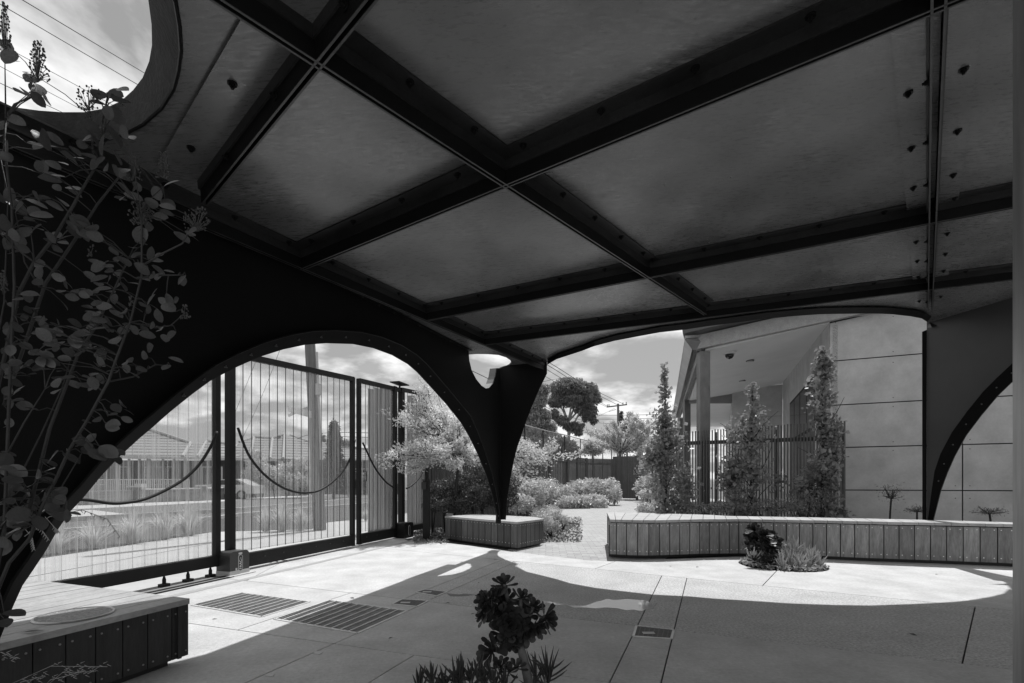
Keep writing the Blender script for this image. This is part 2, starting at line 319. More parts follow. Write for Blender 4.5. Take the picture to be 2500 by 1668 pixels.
def leaves(name, P, size, m, parent, width=0.5, D=None, fold=0.25, szvar=0.4, flat=0.0):
    """folded four-point leaves at points P"""
    n = len(P); D = rand_dirs(n, flat) if D is None else D / np.linalg.norm(D, axis=1)[:, None]
    Nn = rng.normal(size=(n, 3)) + np.array([0, 0, 0.8]); Nn -= D * (Nn * D).sum(1)[:, None]; Nn /= np.linalg.norm(Nn, axis=1)[:, None]; Sd = np.cross(D, Nn)
    L = (size * (1 + szvar * (rng.random(n) * 2 - 1)))[:, None]
    base = P; tip = P + D * L; mid = P + D * L * 0.5
    l_ = mid + Sd * L * width / 2 + Nn * L * fold * width; r_ = mid - Sd * L * width / 2 + Nn * L * fold * width
    V = np.stack([base, l_, tip, r_], 1).reshape(-1, 3); i = np.arange(n) * 4
    Fc = np.concatenate([np.stack([i, i + 1, i + 2], 1), np.stack([i, i + 2, i + 3], 1)])
    return np_mesh(name, V, Fc, m, parent)
def blob_points(blobs, n, shell=0.55):
    """random points in ellipsoids (c, (rx,ry,rz)), thicker near the surface"""
    w = np.array([b[1][0] * b[1][1] * b[1][2] for b in blobs]) ** 0.75; w /= w.sum(); cnt = rng.multinomial(n, w); out_ = []
    for (c, r), k in zip(blobs, cnt):
        d = rand_dirs(k); rad = shell + (1 - shell) * rng.random(k) ** 0.7; bumpy = 1 + 0.18 * np.sin(d[:, 0] * 7 + c[0]) * np.cos(d[:, 1] * 6 + d[:, 2] * 5)
        out_.append(np.array(c) + d * rad[:, None] * bumpy[:, None] * np.array(r))
    return np.concatenate(out_)

# ------------------------------------------------------------------ polygon splitting for slabs and ceiling bays
def clip(poly, a, b, side):
    """keep the side of line a-b (side=+1 left); poly list of (x,y)"""
    def d(p): return side * ((b[0] - a[0]) * (p[1] - a[1]) - (b[1] - a[1]) * (p[0] - a[0]))
    o = []
    for i in range(len(poly)):
        p, q = poly[i], poly[(i + 1) % len(poly)]; dp, dq = d(p), d(q)
        if dp >= 0: o.append(p)
        if (dp > 0 and dq < 0) or (dp < 0 and dq > 0):
            t = dp / (dp - dq); o.append((p[0] + (q[0] - p[0]) * t, p[1] + (q[1] - p[1]) * t))
    return o
def inside(poly, p):
    c = False
    for i in range(len(poly)):
        (x1, y1), (x2, y2) = poly[i], poly[i - 1]
        if (y1 > p[1]) != (y2 > p[1]) and p[0] < (x2 - x1) * (p[1] - y1) / (y2 - y1) + x1: c = not c
    return c
def area(poly): return sum(poly[i - 1][0] * poly[i][1] - poly[i][0] * poly[i - 1][1] for i in range(len(poly))) / 2
def split_cells(cells, a, b, only=None):
    o = []
    for c in cells:
        if only is not None and not any(inside(c, p) for p in only): o.append(c); continue
        for sd_ in (1, -1):
            k = clip(c, a, b, sd_)
            if len(k) >= 3 and abs(area(k)) > 1e-3: o.append(k)
    return o
def shrink(poly, d):
    if area(poly) < 0: poly = poly[::-1]
    n = len(poly); o = []
    for i in range(n):
        p0, p1, p2 = Vector(poly[i - 1]), Vector(poly[i]), Vector(poly[(i + 1) % n]); e1, e2 = (p1 - p0), (p2 - p1)
        if e1.length < 1e-6 or e2.length < 1e-6: continue
        e1.normalize(); e2.normalize(); n1, n2 = Vector((-e1.y, e1.x)), Vector((-e2.y, e2.x)); k = 1 + n1.dot(n2)
        o.append(tuple(p1 + (n1 + n2) * (d / max(k, 0.3))))
    return o
def g2(px, py, z=0): p = at_z(px, py, z); return (p.x, p.y)

# ================================================================== GROUND
gr = MB().prism([(-400, -60), (400, -60), (400, 900), (-400, 900)], -0.6, -0.03).build('ground', mat('distant_ground', 0.12, 0.95, 0.3, 0.2, 0.2, 5)); tag(gr, kind='structure')
md = MB().prism([(-6, -6), (14, -6), (14, 40), (-6, 40)], -0.028, -0.02).build('garden_soil', mulch_m); tag(md, kind='structure')
# courtyard of concrete slabs
WALLX = lambda Y, z=0: -3.084 + 0.337 * Y + 0.0037 * z
yard = [(-5.2, -5), (9.5, -5), (9.5, 7.3)] + [g2(2330, 1372), g2(2050, 1366), g2(1800, 1359), g2(1600, 1366), g2(1495, 1371), g2(1440, 1368.5), g2(1340, 1357.5), g2(1280, 1350), g2(1160, 1334), g2(1060, 1322), g2(1000, 1322)] + \
       [(-2.45, 10.4), (-3.9, 5.6), (-5.2, 1.4)]
if area(yard) < 0: yard = yard[::-1]
base = MB().prism(yard, -0.02, -0.012).build('courtyard_paving', joint_m); tag(base, kind='structure')
cells = [yard]
J1 = (g2(600, 1418), g2(2219, 1605)); J2 = (g2(462, 1522), g2(1400, 1654)); J3 = (g2(1165, 1361), g2(2462, 1489))
for J in (J1, J2, J3): cells = split_cells(cells, *J)
def sp(a, b, *pts):
    global cells
    cells = split_cells(cells, g2(*a), g2(*b), [g2(*p) for p in pts])
sp((587, 1536), (804, 1465), (700, 1460), (560, 1480))
sp((600, 1667), (830, 1565), (1150, 1545), (780, 1600))
sp((900, 1667), (1030, 1588), (1050, 1660))
sp((1043, 1467), (1223, 1388), (1250, 1440))
sp((953, 1475), (1183, 1384), (800, 1380), (1000, 1420))
sp((1601, 1436), (1489, 1664), (1560, 1600), (1500, 1490))
sp((1669, 1444), (1614, 1666), (1700, 1600), (1700, 1490))
sp((1897, 1393), (1831, 1462), (1700, 1395), (1950, 1400))
sp((2370, 1528), (2347, 1628), (2200, 1560))
sp((1499, 1372), (1400, 1408), (1440, 1375), (1480, 1385))
sp((750, 1340), (560, 1440), (700, 1395), (900, 1370))
GR1 = [g2(468, 1478), g2(591, 1448), g2(757, 1470), g2(638, 1507)]
GR2 = [g2(670, 1512), g2(804, 1466), g2(994, 1492), g2(872, 1547)]
BEDC, BEDR = Vector((3.80, 6.80)), 0.56
bed = [(BEDC.x + BEDR * math.cos(t), BEDC.y + BEDR * math.sin(t)) for t in np.linspace(0, 2 * math.pi, 28, endpoint=False)]
BED2 = Vector((-0.02, 2.35)); bed2 = [(BED2.x + 0.5 * math.cos(t), BED2.y + 0.38 * math.sin(t)) for t in np.linspace(0, 2 * math.pi, 24, endpoint=False)]
def overlaps(c, hole):
    h = hole if area(hole) > 0 else hole[::-1]; inter = c
    for i in range(len(h)):
        inter = clip(inter, h[i], h[(i + 1) % len(h)], 1)
        if len(inter) < 3: return 0
    if abs(area(inter)) < 1e-4: return 0
    return 2 if all(inside(c, p) for p in h) else 1
slab_cuts = []
dist_j1 = lambda p: (J1[1][0] - J1[0][0]) * (p[1] - J1[0][1]) - (J1[1][1] - J1[0][1]) * (p[0] - J1[0][0])
dist_j3 = lambda p: (J3[1][0] - J3[0][0]) * (p[1] - J3[0][1]) - (J3[1][1] - J3[0][1]) * (p[0] - J3[0][0])
for c in cells:
    cx_ = sum(p[0] for p in c) / len(c), sum(p[1] for p in c) / len(c)
    m_ = agg if (dist_j1(cx_) > 0 and dist_j3(cx_) < 0 and cx_[0] > -1.2) else concrete
    ov_ = [(h, overlaps(c, h)) for h in (GR1, GR2, bed, bed2)]
    o = MB().prism(shrink(c, 0.005), -0.012, 0.0, [h for h, k in ov_ if k == 2]).build('slab', m_, base)
    part_ = [h for h, k in ov_ if k == 1]
    if part_: slab_cuts.append((o, part_))
def bool_cut(o, poly, z0, z1):
    cut = MB().prism(poly if area(poly) > 0 else poly[::-1], z0, z1).build('cutter', None); md_ = o.modifiers.new('cut', 'BOOLEAN'); md_.operation = 'DIFFERENCE'; md_.object = cut; md_.solver = 'EXACT'
    dg = bpy.context.evaluated_depsgraph_get(); me = bpy.data.meshes.new_from_object(o.evaluated_get(dg)); o.modifiers.clear(); o.data = me; bpy.data.objects.remove(cut)
for o, hs in slab_cuts:
    for h in hs: bool_cut(o, h, -0.05, 0.05)
# metal floor grates
def grate(corners, label, lit):
    c0, c1, c2, c3 = [Vector((p[0], p[1], 0)) for p in corners]; ctr = (c0 + c1 + c2 + c3) / 4
    root = thing('floor_grate', label, 'grate', (ctr.x, ctr.y, 0), 'steel grates in the paving')
    MB().prism([(p.x, p.y) for p in (c0, c1, c2, c3)], -0.0118, -0.0105).build('pit', pit_m, root)
    fr = MB()
    for a, b in ((c0, c1), (c1, c2), (c2, c3), (c3, c0)): fr.bar(a + Vector((0, 0, -0.001)), b + Vector((0, 0, -0.001)), 0.022, 0.014)
    fr.build('frame', grate_m, root)
    for i in range(1, 10):                          # twisted cross rods parallel to the c0-c1 side
        t = i / 10; a, b = c0.lerp(c3, t), c1.lerp(c2, t); MB().bar(a + Vector((0, 0, 0.004)), b + Vector((0, 0, 0.004)), 0.012, 0.007).build('cross_rod', grate_m, root)
    for i in range(1, 22):
        t = i / 22; a, b = c0.lerp(c1, t), c3.lerp(c2, t); MB().bar(a + Vector((0, 0, -0.003)), b + Vector((0, 0, -0.003)), 0.005, 0.010).build('load_bar', mat('load_bar_steel', 0.40, 0.5, 0.2, 10, metal=.3), root)
grate(GR1, 'steel bar grate lying in full sun beside the slatted bench', True)
grate(GR2, 'larger steel bar grate crossed by the canopy shadow edge', False)
def lid(corners, label, wpx):
    c = [at_z(*p, 0.0) for p in corners]; ctr = sum(c, Vector()) / 4
    root = thing('pit_cover', label, 'drain cover', ctr, 'small drain covers in the paving')
    f = MB()
    for i in range(4): f.bar(c[i] + Vector((0, 0, 0.004)), c[(i + 1) % 4] + Vector((0, 0, 0.004)), 0.018, 0.006)
    f.build('frame', grate_m, root); MB().prism([(p.x, p.y) for p in c], 0.001, 0.003).build('plate', pit_m, root)
    b = MB()
    for i in range(1, 14): t = i / 14; b.bar(c[0].lerp(c[1], t) + Vector((0, 0, 0.0045)), c[3].lerp(c[2], t) + Vector((0, 0, 0.0045)), 0.012, 0.002)
    for i in range(1, 8): t = i / 8; b.bar(c[0].lerp(c[3], t) + Vector((0, 0, 0.0058)), c[1].lerp(c[2], t) + Vector((0, 0, 0.0058)), 0.008, 0.002)
    o = b.build('grille', mat('lid_steel', 0.09, 0.5, 0.2, 20, metal=0.4), root)
    MB().box(ctr.lerp(c[0], 0.25) + Vector((0, 0, 0.0085)), 0.09, 0.05, 0.002).build('badge', lgrey_m, root)
lid([(1014, 1447), (1037, 1440), (1092, 1446), (1066, 1456)], 'small cast drain cover furthest from the camera, in the shaded strip', 60)
lid([(957, 1476), (982, 1464), (1045, 1468), (1018, 1482)], 'small cast drain cover beside the corner of the larger grate', 60)
lid([(1546, 1555), (1554, 1529), (1645, 1539), (1639, 1561)], 'cast drain cover in the shade below the pale puddle', 90)
for px, py in ((776, 1595), (659, 1649)):
    c = at_z(px, py); mk = MB().prism([g2(px - 13, py + 2), g2(px - 5, py - 4), g2(px + 13, py - 2), g2(px + 5, py + 4)], 0.001, 0.004).build('survey_marker', lgrey_m)
    tag(mk, 'pale square marker plate set in the dark paving, ' + ('the upper of two' if px > 700 else 'the lower of two'), 'marker', 'marker plates in the paving')
sp_pts = [(1322, 1471), (1340, 1469), (1352, 1471.5), (1372, 1472), (1395, 1478), (1425, 1480), (1440, 1476), (1455, 1470), (1470, 1467), (1482, 1463), (1500, 1466), (1530, 1463), (1552, 1465), (1572, 1466), (1588, 1471), (1605, 1474), (1598, 1480), (1596, 1486), (1578, 1489), (1565, 1493), (1545, 1489), (1530, 1491), (1508, 1486), (1480, 1484), (1452, 1486), (1430, 1484), (1400, 1484), (1385, 1479), (1360, 1478), (1345, 1474)]
sp_o = MB().prism([g2(*p) for p in sp_pts][::-1], 0.0008, 0.003).build('puddle', wet_m); tag(sp_o, 'pale bright puddle lying across the shaded concrete', 'puddle')
tag(MB().prism([g2(1090, 1449), g2(1120, 1452), g2(1135, 1450), g2(1160, 1453), g2(1130, 1456), g2(1100, 1456)], 0.0008, 0.003).build('damp_patch', mat('damp', 0.16, 0.6, 0.1)), 'dark damp patch beside the drain cover', 'stain')
# scraps of leaf litter
lit_mesh = MB().add([(0, 0, 0), (0.02, 0.012, 0.004), (0.06, 0.004, 0.0), (0.03, -0.012, 0.004)], [(0, 1, 2), (0, 2, 3)])
me = bpy.data.meshes.new('fallen_leaf'); me.from_pydata(lit_mesh.v, [], lit_mesh.f); me.materials.append(mat('dead_leaf', 0.04, 0.8, 0.2))
for px, py, lab in ((1170, 1424, 'in the shade above the centre succulent'), (960, 1556, 'on the dark slab below the larger grate'), (1100, 1472, 'just below the dark damp patch'), (1205, 1366, 'in the narrow neck of the column shadow'), (1250, 1372, 'at the left rim of the curved sunlit area'),
                    (517, 1512, 'near the sunlit side of the left bench end'), (865, 1461, 'beside the upper edge of the larger grate'), (1635, 1383, 'on sunlit paving left of the round planting hole'), (1706, 1384, 'on sunlit paving close to the round planting hole'),
                    (2290, 1402, 'at the right tip of the sunlit area'), (1260, 1343, 'at the front corner of the column box'), (1330, 1332, 'on the brick path beside the column box'), (1150, 1500, 'left of the centre succulent head'), (2240, 1552, 'on the speckled shaded slab at right')):
    o = link('fallen_leaf', me); o.location = at_z(px, py, 0.002); o.rotation_euler = (0, 0, random.random() * 6); o.scale = (random.uniform(.7, 1.2),) * 3
    tag(o, 'tiny dark dead leaf ' + lab, 'leaf', 'dead leaves scattered on the paving')
for gtip in ((668, 1373), (690, 1370)):
    c = at_z(*gtip); o = MB().tube([c + Vector((0.06 * math.cos(t), 0.05 * math.sin(t), 0.006)) for t in np.linspace(0, 4.6 if gtip[0] == 668 else 2.2, 9)], 0.005, 5).build('wire_offcut', black_m)
    tag(o, 'small curled offcut on the sunlit slab near the gate' if gtip[0] == 668 else 'short bent offcut right of the curled one', 'offcut')
# brick path to the back
path = [g2(1340, 1357.5), g2(1440, 1368.5), g2(1495, 1371), g2(1620, 1366), g2(1700, 1300), g2(1900, 1260), g2(1900, 1230), g2(1612, 1208), g2(1560, 1209), g2(1500, 1221), g2(1440, 1242), g2(1337, 1244), g2(1345, 1262), g2(1395, 1276), g2(1419.5, 1276), g2(1329.6, 1325.5), g2(1240, 1341), g2(1280, 1350)]
pt = MB().prism(path, -0.03, -0.006).build('brick_path', paver_m); tag(pt, kind='structure')

# ================================================================== STEEL CANOPY
canopy = thing('steel_canopy', 'black steel canopy with arched walls and bolted ceiling panels over the courtyard', 'canopy', (-1.5, 4, 0))
# ceiling outline in plan
hdr = [(1336, 883), (1358.7, 869), (1420, 848.5), (1450, 836.5), (1500, 823), (1557, 812), (1610, 802), (1672, 795), (1730, 786), (1794, 778), (1860, 769), (1938, 761.5), (2000, 757), (2050, 756), (2105, 755.5), (2154, 756), (2180, 757.5), (2205, 760.5), (2222, 762.5), (2250, 768), (2264, 777), (2269.5, 788), (2264, 800), (2256.5, 808.5)]
hdr3 = [at_c(x, y, -0.03) for x, y in hdr[:-3]]
dh = [(1144, 866), (1165, 864.5), (1190, 865), (1217, 867), (1236, 873), (1246, 880), (1248, 885), (1243, 892), (1228, 898), (1219, 899)]
dh3 = [at_c(*p) for p in dh]
foldY = lambda Y: (WALLX(Y, 3.1), Y)
FY = 8.53; FOLD = Vector((WALLX(FY), FY, 0)); RRP = Vector((0.60, 8.38, 0))
LEG = Vector((6.35, 7.40, 0)); RWX = lambda Y: 6.35 + 0.15 * (7.4 - Y)
YB = 0.7
outline = [foldY(YB)] + [(RWX(YB), YB)] + [(LEG.x, LEG.y)] + [(p.x, p.y) for p in hdr3[::-1]] + [(RRP.x, RRP.y + 0.12), (FOLD.x + 0.06, FOLD.y + 0.03)] + [(p.x, p.y) for p in dh3[::-1]]
# skylight in the near left bay
sk_low = [(400, -60), (428, 0), (438, 60), (442, 120), (436, 170), (424, 215), (395, 262), (350, 302), (300, 328), (240, 344), (170, 348), (100, 336), (40, 316), (-20, 294), (-100, 255), (-220, 170), (-300, 60), (-300, -120), (-200, -260), (0, -330), (200, -300), (330, -190)]
sk_up = [(350, -60), (362, 0), (370, 60), (371, 110), (364, 150), (348, 190), (325, 220), (295, 247), (255, 265), (205, 274), (150, 274), (95, 270), (35, 262), (-20, 252), (-90, 225), (-190, 140), (-240, 40), (-240, -110), (-160, -220), (0, -280), (170, -250), (290, -160)]
skl3 = [at_c(*p) for p in sk_low]; sku3 = [at_c(p[0], p[1], 0.16) for p in sk_up]
ccells = [outline]
def bl(a, b): return at_c(a[0], a[1], -0.14), at_c(b[0], b[1], -0.14)
BEAMS = {'A0': bl((896, 0), (494, 498)), 'A1': bl((734, 657), (2290, 19)), 'A2': bl((1043, 782), (2469, 507)), 'A3': bl((1182, 842), (2466, 683)),
         'B0': bl((526.6, 0), (1720, 768)), 'B1': bl((518.8, 567), (1326, 903)), 'C': bl((2291, -60), (2270, 768))}
for k_, (a, b) in BEAMS.items(): ccells = split_cells(ccells, (a.x, a.y), (b.x, b.y))
sk_xy = [(p.x, p.y) for p in skl3]
for c in ccells:
    k = overlaps(c, sk_xy)
    o = MB().prism(c, lambda x, y: cz(x, y), lambda x, y: cz(x, y) + 0.008, [sk_xy] if k == 2 else []).build('ceiling_panel', panel_m, canopy)
    if k == 1: bool_cut(o, sk_xy, 2, 4)
sky_rim = MB().strip(skl3 + skl3[:1], sku3 + sku3[:1]).build('skylight_rim', rim_m, canopy, smooth=True)
MB().tube([p + Vector((0, 0, -0.004)) for p in skl3] + [skl3[0]], 0.008, 6).build('skylight_lip', paint, canopy)
MB().prism([foldY(4.9), (-2.12, 3.98), (-2.62, 3.2), (-3.3, 2.0), (-3.6, YB), foldY(YB)], lambda x, y: cz(x, y) + 0.02, lambda x, y: cz(x, y) + 0.05).build('unseen_overhang', paint_wall, canopy)  # added out of view, shaped so its shadow covers the front deck boards
# header rim along the big opening
NH = len(hdr3)
hup = [p + Vector((0, 0, 0.10)) for p in hdr3]; hdn = [p + Vector((0, 0, -0.055)) for p in hdr3]
hin = [p + Vector((0, -0.07, -0.0)) for p in hdr3]
MB().strip(hup, hdn).strip(hdn, hin).build('opening_rim', paint, canopy, smooth=False)
# beams: two webs with a gap, angle flanges bolted to the panels
bolt = bolt_mesh(0.012, 0.017); bolt.materials.append(paint)
def beam(a, b, t0=0.0, t1=1.0, depth=0.14, gap=0.016, wnear=0.10, wfar=0.10, fl=True, step=0.42, wb=True, pf=False):
    a, b = a.lerp(b, t0), a.lerp(b, t1); up = Vector((-CE[1], -CE[2], 1)).normalized(); d = (b - a).normalized(); s = d.cross(up).normalized()
    za = Vector((a.x, a.y, cz(a.x, a.y))); zb = Vector((b.x, b.y, cz(b.x, b.y)))
    mb = MB()
    for sg in (-1, 1):
        o = s * sg * (gap / 2 + 0.004)
        mb.bar(za + o - up * depth / 2, zb + o - up * depth / 2, 0.008, depth, up)
    bo = mb.build('girder', paint, canopy)
    ed_ = MB()
    for sg in (-1, 1): o = s * sg * (gap / 2 + 0.0045); ed_.bar(za + o - up * (depth + .0015), zb + o - up * (depth + .0015), 0.009, 0.003, up)
    ed_.build('girder_edge', mat('worn_edge_steel', 0.03, 0.4, 0.5, 9, spec=.5), canopy)
    if fl:
        f = MB()
        for sg, w in ((-1, wnear), (1, wfar)):
            o = s * sg * (w / 2 + gap / 2 + 0.006); f.bar(za + o - up * 0.006, zb + o - up * 0.006, w, 0.010, up)
            o = s * sg * (gap / 2 + 0.014); f.bar(za + o - up * 0.035, zb + o - up * 0.035, 0.010, 0.06, up)
        f.build('flange', mat('flange_paint', 0.022, 0.38, 0.4, 3, 0.05, 40, spec=.35, fine=.3, fscale=60), canopy)
        if pf:
            f2 = MB()
            for sg, w in ((-1, wnear), (1, wfar)):
                if w < .11: continue
                o = s * sg * (w / 2 + gap / 2 + 0.006); f2.bar(za + o - up * 0.014, zb + o - up * 0.014, w + .012, 0.004, up)
            f2.build('flange', panel_m, canopy)
        L = (zb - za).length; n = max(2, int(L / step))
        for i in range(n):
            for sg, w in ((-1, wnear), (1, wfar)):
                p = za.lerp(zb, (i + 0.5) / n) + s * sg * (w * 0.6 + gap) - up * (0.016 if pf else 0.011)
                ob = link('bolt', bolt, canopy); ob.location = p + Vector((1.5, -4, 0)) * 0
                ob.matrix_parent_inverse = Matrix.Translation(-canopy.location); ob.location = p
                if wb and sg == -1:
                    q = za.lerp(zb, (i + 0.25) / n) + s * sg * (gap / 2 + 0.010) - up * depth * 0.62
                    ow = link('bolt', bolt, canopy); ow.matrix_parent_inverse = Matrix.Translation(-canopy.location); ow.location = q
                    ow.rotation_mode = 'QUATERNION'; ow.rotation_quaternion = (-(s * sg)).to_track_quat('Z', 'Y')
    return bo
def ext(a, b, t): return a.lerp(b, t)
E = BEAMS
beam(*E['A0'], t0=-0.35, t1=1.0, wnear=0.20, wfar=0.06, step=0.5, pf=True)
beam(*E['A1'], t0=0.0, t1=1.9, wnear=0.10, wfar=0.10)
beam(*E['A2'], t0=0.0, t1=1.5)
beam(*E['A3'], t0=0.0, t1=1.7)
beam(*E['B0'], t0=-0.3, t1=1.0, wnear=0.03, wfar=0.09)
beam(*E['B1'], t0=-0.6, t1=1.0, wnear=0.05, wfar=0.08)
beam(*E['C'], t0=-0.4, t1=0.985, wnear=0.12, wfar=0.12, step=0.60, gap=0.03, pf=True)

# left arched wall, in a plane that holds the sun's direction
wn_ = Vector((-1, 0.337, 0.0037)); WP0 = (-3.084, 0, 0)
def at_w(px, py): return on_plane(px, py, WP0, wn_)
glow = [(-90, 1760), (-40, 1640), (0, 1560), (21, 1509), (32, 1481), (55, 1430), (85, 1386), (112, 1345), (141, 1294), (170, 1251), (202, 1217), (251, 1158), (294, 1113), (341, 1070), (371, 1045), (415, 1006), (470, 962), (513, 930.5), (571, 899.5), (634, 871.6), (691, 853.6), (745, 842), (798.5, 838), (863.6, 840), (913, 850), (959, 867), (997, 889), (1020, 909), (1055, 947), (1090, 986), (1125, 1030), (1146, 1065), (1167.5, 1109), (1188.6, 1161), (1202.6, 1207), (1213, 1252), (1216, 1268)]
gl3 = [at_w(*p) for p in glow]
gl3[0].z = 0.0 if gl3[0].z < 0 else gl3[0].z
def wpt(Y, z): return Vector((WALLX(Y, z), Y, z))
zc_w = lambda Y: cz(WALLX(Y, 3), Y)
notch = [(1144, 868), (1146, 880), (1152, 905), (1163, 926), (1175, 941), (1186, 948.5), (1195, 947), (1204, 936), (1210, 918), (1213, 899)]
nt3 = [at_w(*p) for p in notch]
wall_o = [wpt(YB, 0.0), wpt(YB, zc_w(YB)), wpt(nt3[0].y, zc_w(nt3[0].y))] + nt3[1:] + [wpt(FY, H + (HY - 899) / F * FY), wpt(FY, 0.48)] + [p for p in gl3[::-1]]
lastg = gl3[0]
wall_o += [Vector((WALLX(lastg.y), lastg.y, 0.0))] if lastg.z > 0.01 else []
THK = Vector((-0.9476, 0.3194, 0)) * 0.012
MB().plate(wall_o, THK).build('arched_wall', paint_wall, canopy)
# bevelled rim round the arch
gc = [p.copy() for p in gl3]; lip = []
for i, p in enumerate(gc):
    t_ = (gc[min(i + 1, len(gc) - 1)] - gc[max(i - 1, 0)]).normalized(); o = Vector((0.9476, -0.3194, 0)).cross(t_); o.normalize()
    if o.dot(Vector((0, 0, 1)) if 15 < i < 26 else Vector((0, -1 if i <= 15 else 1, 0))) < 0: o = -o
    e = 0.10 if 6 < i < 30 else 0.10 * max(0.15, (36 - i) / 6) if i >= 30 else 0.10
    lip.append(p + Vector((0.9476, -0.3194, 0)) * (0.11 if i < 30 else 0.11 * max(0.2, (36 - i) / 6 + 0.2)) + o * e)
MB().strip(gc, lip).build('arch_rim', rimp, canopy, smooth=True)
MB().tube(lip, 0.006, 5).build('arch_rim_edge', paint, canopy)
bsm = bolt_mesh(0.006, 0.010); bsm.materials.append(mat('bolt_head', 0.06, 0.4, 0.1))
for i in range(15, len(gc) - 1):
    for t_ in (0.5,):
        a = gc[i].lerp(gc[i + 1], t_).lerp(lip[i].lerp(lip[i + 1], t_), 0.55); nr = (lip[i] - gc[i]).cross(gc[i + 1] - gc[i]).normalized()
        if nr.dot(Vector((0, 0, H)) - a) < 0: nr = -nr
        ob = link('rim_bolt', bsm, canopy); ob.location = a + nr * 0.002; ob.rotation_mode = 'QUATERNION'; ob.rotation_quaternion = (-nr).to_track_quat('Z', 'Y')
# bolts and bottom angle along the fold of wall and ceiling
fa, fb = wpt(3.0, zc_w(3.0)), wpt(7.2, zc_w(7.2))
MB().bar(fa + Vector((0.03, 0, -0.012)), fb + Vector((0.03, 0, -0.012)), 0.06, 0.008).build('fold_angle', paint, canopy)
for i in range(16):
    p = fa.lerp(fb, (i + 0.5) / 16) + Vector((0.035, 0, -0.018)); ob = link('rim_bolt', bsm, canopy); ob.location = p
# notch flange and the right-hand plate of the corner column
fl = Vector((-0.9476, 0.3194, 0)) * 0.13
MB().strip(nt3, [p + fl for p in nt3]).build('notch_rim', mat('notch_lit_grey', 0.16, 0.6, 0.1, 4), canopy)  # lighter grey puts the daylight from outside into the rim colour
def at_r(px, py): return on_plane(px, py, FOLD, Vector((RRP.y - FOLD.y, -(RRP.x - FOLD.x), 0)))
nr3 = [at_r(*p) for p in [(1221, 899), (1232, 895), (1243, 889), (1248, 883), (1247, 879)]]
redge = [(1335.5, 884), (1335.5, 912), (1315, 954), (1294, 1003.5), (1280, 1042), (1262, 1095), (1252, 1137), (1245, 1175), (1238, 1221), (1235, 1269)]
re3 = [at_r(*p) for p in redge]
top_r = [Vector((p.x, p.y, cz(p.x, p.y) + 0.06)) for p in (nr3[-1], re3[0])]
MB().plate(nr3 + [top_r[0], top_r[1]] + re3 + [at_r(1221, 1269)], Vector((0.1, 0.98, 0)) * 0.012).build('column_plate', paint_wall, canopy)
MB().strip(nr3, [p + Vector((0.01, 0.06, 0)) for p in nr3]).build('notch_rim', MATS['notch_lit_grey'], canopy)
MB().tube([FOLD + Vector((0.01, -0.01, 0.48)), FOLD + Vector((0.01, -0.01, H + 281 / F * FY))], 0.007, 5).build('fold_seam', paint, canopy)
MB().tube([gl3[-1].lerp(FOLD, .5) * 1 + Vector((0, 0, 0)) if False else Vector((FOLD.x - 0.03, FOLD.y - 0.03, 0.45)), Vector((FOLD.x - 0.03, FOLD.y - 0.03, 0.9))], [0.05, 0.03], 8).build('leg_stub', paint, canopy)
# right leg, arched wall running towards the camera
rn = Vector((1, 0.15, 0)); rp0 = (RWX(0), 0, 0)
def at_rw(px, py): return on_plane(px, py, rp0, rn)
arch_r = [(2279, 1290), (2279, 1268), (2297, 1197), (2312, 1156), (2330, 1115), (2358, 1064), (2394, 1016), (2435, 967), (2466, 937), (2510, 897), (2560, 862), (2640, 822), (2740, 800)]
ar3 = [at_rw(*p) for p in arch_r]; ar3.append(Vector((RWX(4.0), 4.0, 2.4))); ar3 += [Vector((RWX(3.2), 3.2, 2.3)), Vector((RWX(2.4), 2.4, 1.9)), Vector((RWX(1.7), 1.7, 1.0)), Vector((RWX(1.3), 1.3, 0.0))]
ztop = lambda p: cz(p.x, p.y)
lg = Vector((LEG.x, LEG.y, 0)); lgt = Vector((LEG.x, LEG.y, cz(LEG.x, LEG.y)))
ar3[0] = Vector((ar3[1].x, ar3[1].y, 0.0))
rw = [lg, lgt, Vector((RWX(YB), YB, cz(RWX(YB), YB))), Vector((RWX(YB), YB, 0))] + ar3[::-1]
rwm = mat('right_wall_paint', 0.035, 0.45, 0.2, 1.2, 0.03, 30, spec=0.4)
MB().plate(rw, Vector((0.012, 0.0018, 0))).build('arched_wall', rwm, canopy)
lip_r = []
for i, p in enumerate(ar3):
    t_ = (ar3[min(i + 1, len(ar3) - 1)] - ar3[max(i - 1, 0)]).normalized(); o = Vector((1, 0.15, 0)).cross(t_).normalized()
    if o.dot(Vector((0, 1, 0.6)) if i < 10 else Vector((0, 0, 1))) < 0: o = -o
    e = min(1, 0.15 + i / 4); lip_r.append(p + Vector((-0.10, 0, 0)) * e + o * 0.11 * e)
MB().strip(ar3, lip_r).build('arch_rim', rimp, canopy, smooth=True)
for i in range(2, 9):
    for t_ in (0.5,):
        a = ar3[i].lerp(ar3[i + 1], t_).lerp(lip_r[i].lerp(lip_r[i + 1], t_), 0.5); nr = (lip_r[i] - ar3[i]).cross(ar3[i + 1] - ar3[i]).normalized()
        if nr.dot(Vector((0, 0, H)) - a) < 0: nr = -nr
        ob = link('rim_bolt', bsm, canopy); ob.location = a + nr * 0.002; ob.rotation_mode = 'QUATERNION'; ob.rotation_quaternion = (-nr).to_track_quat('Z', 'Y')
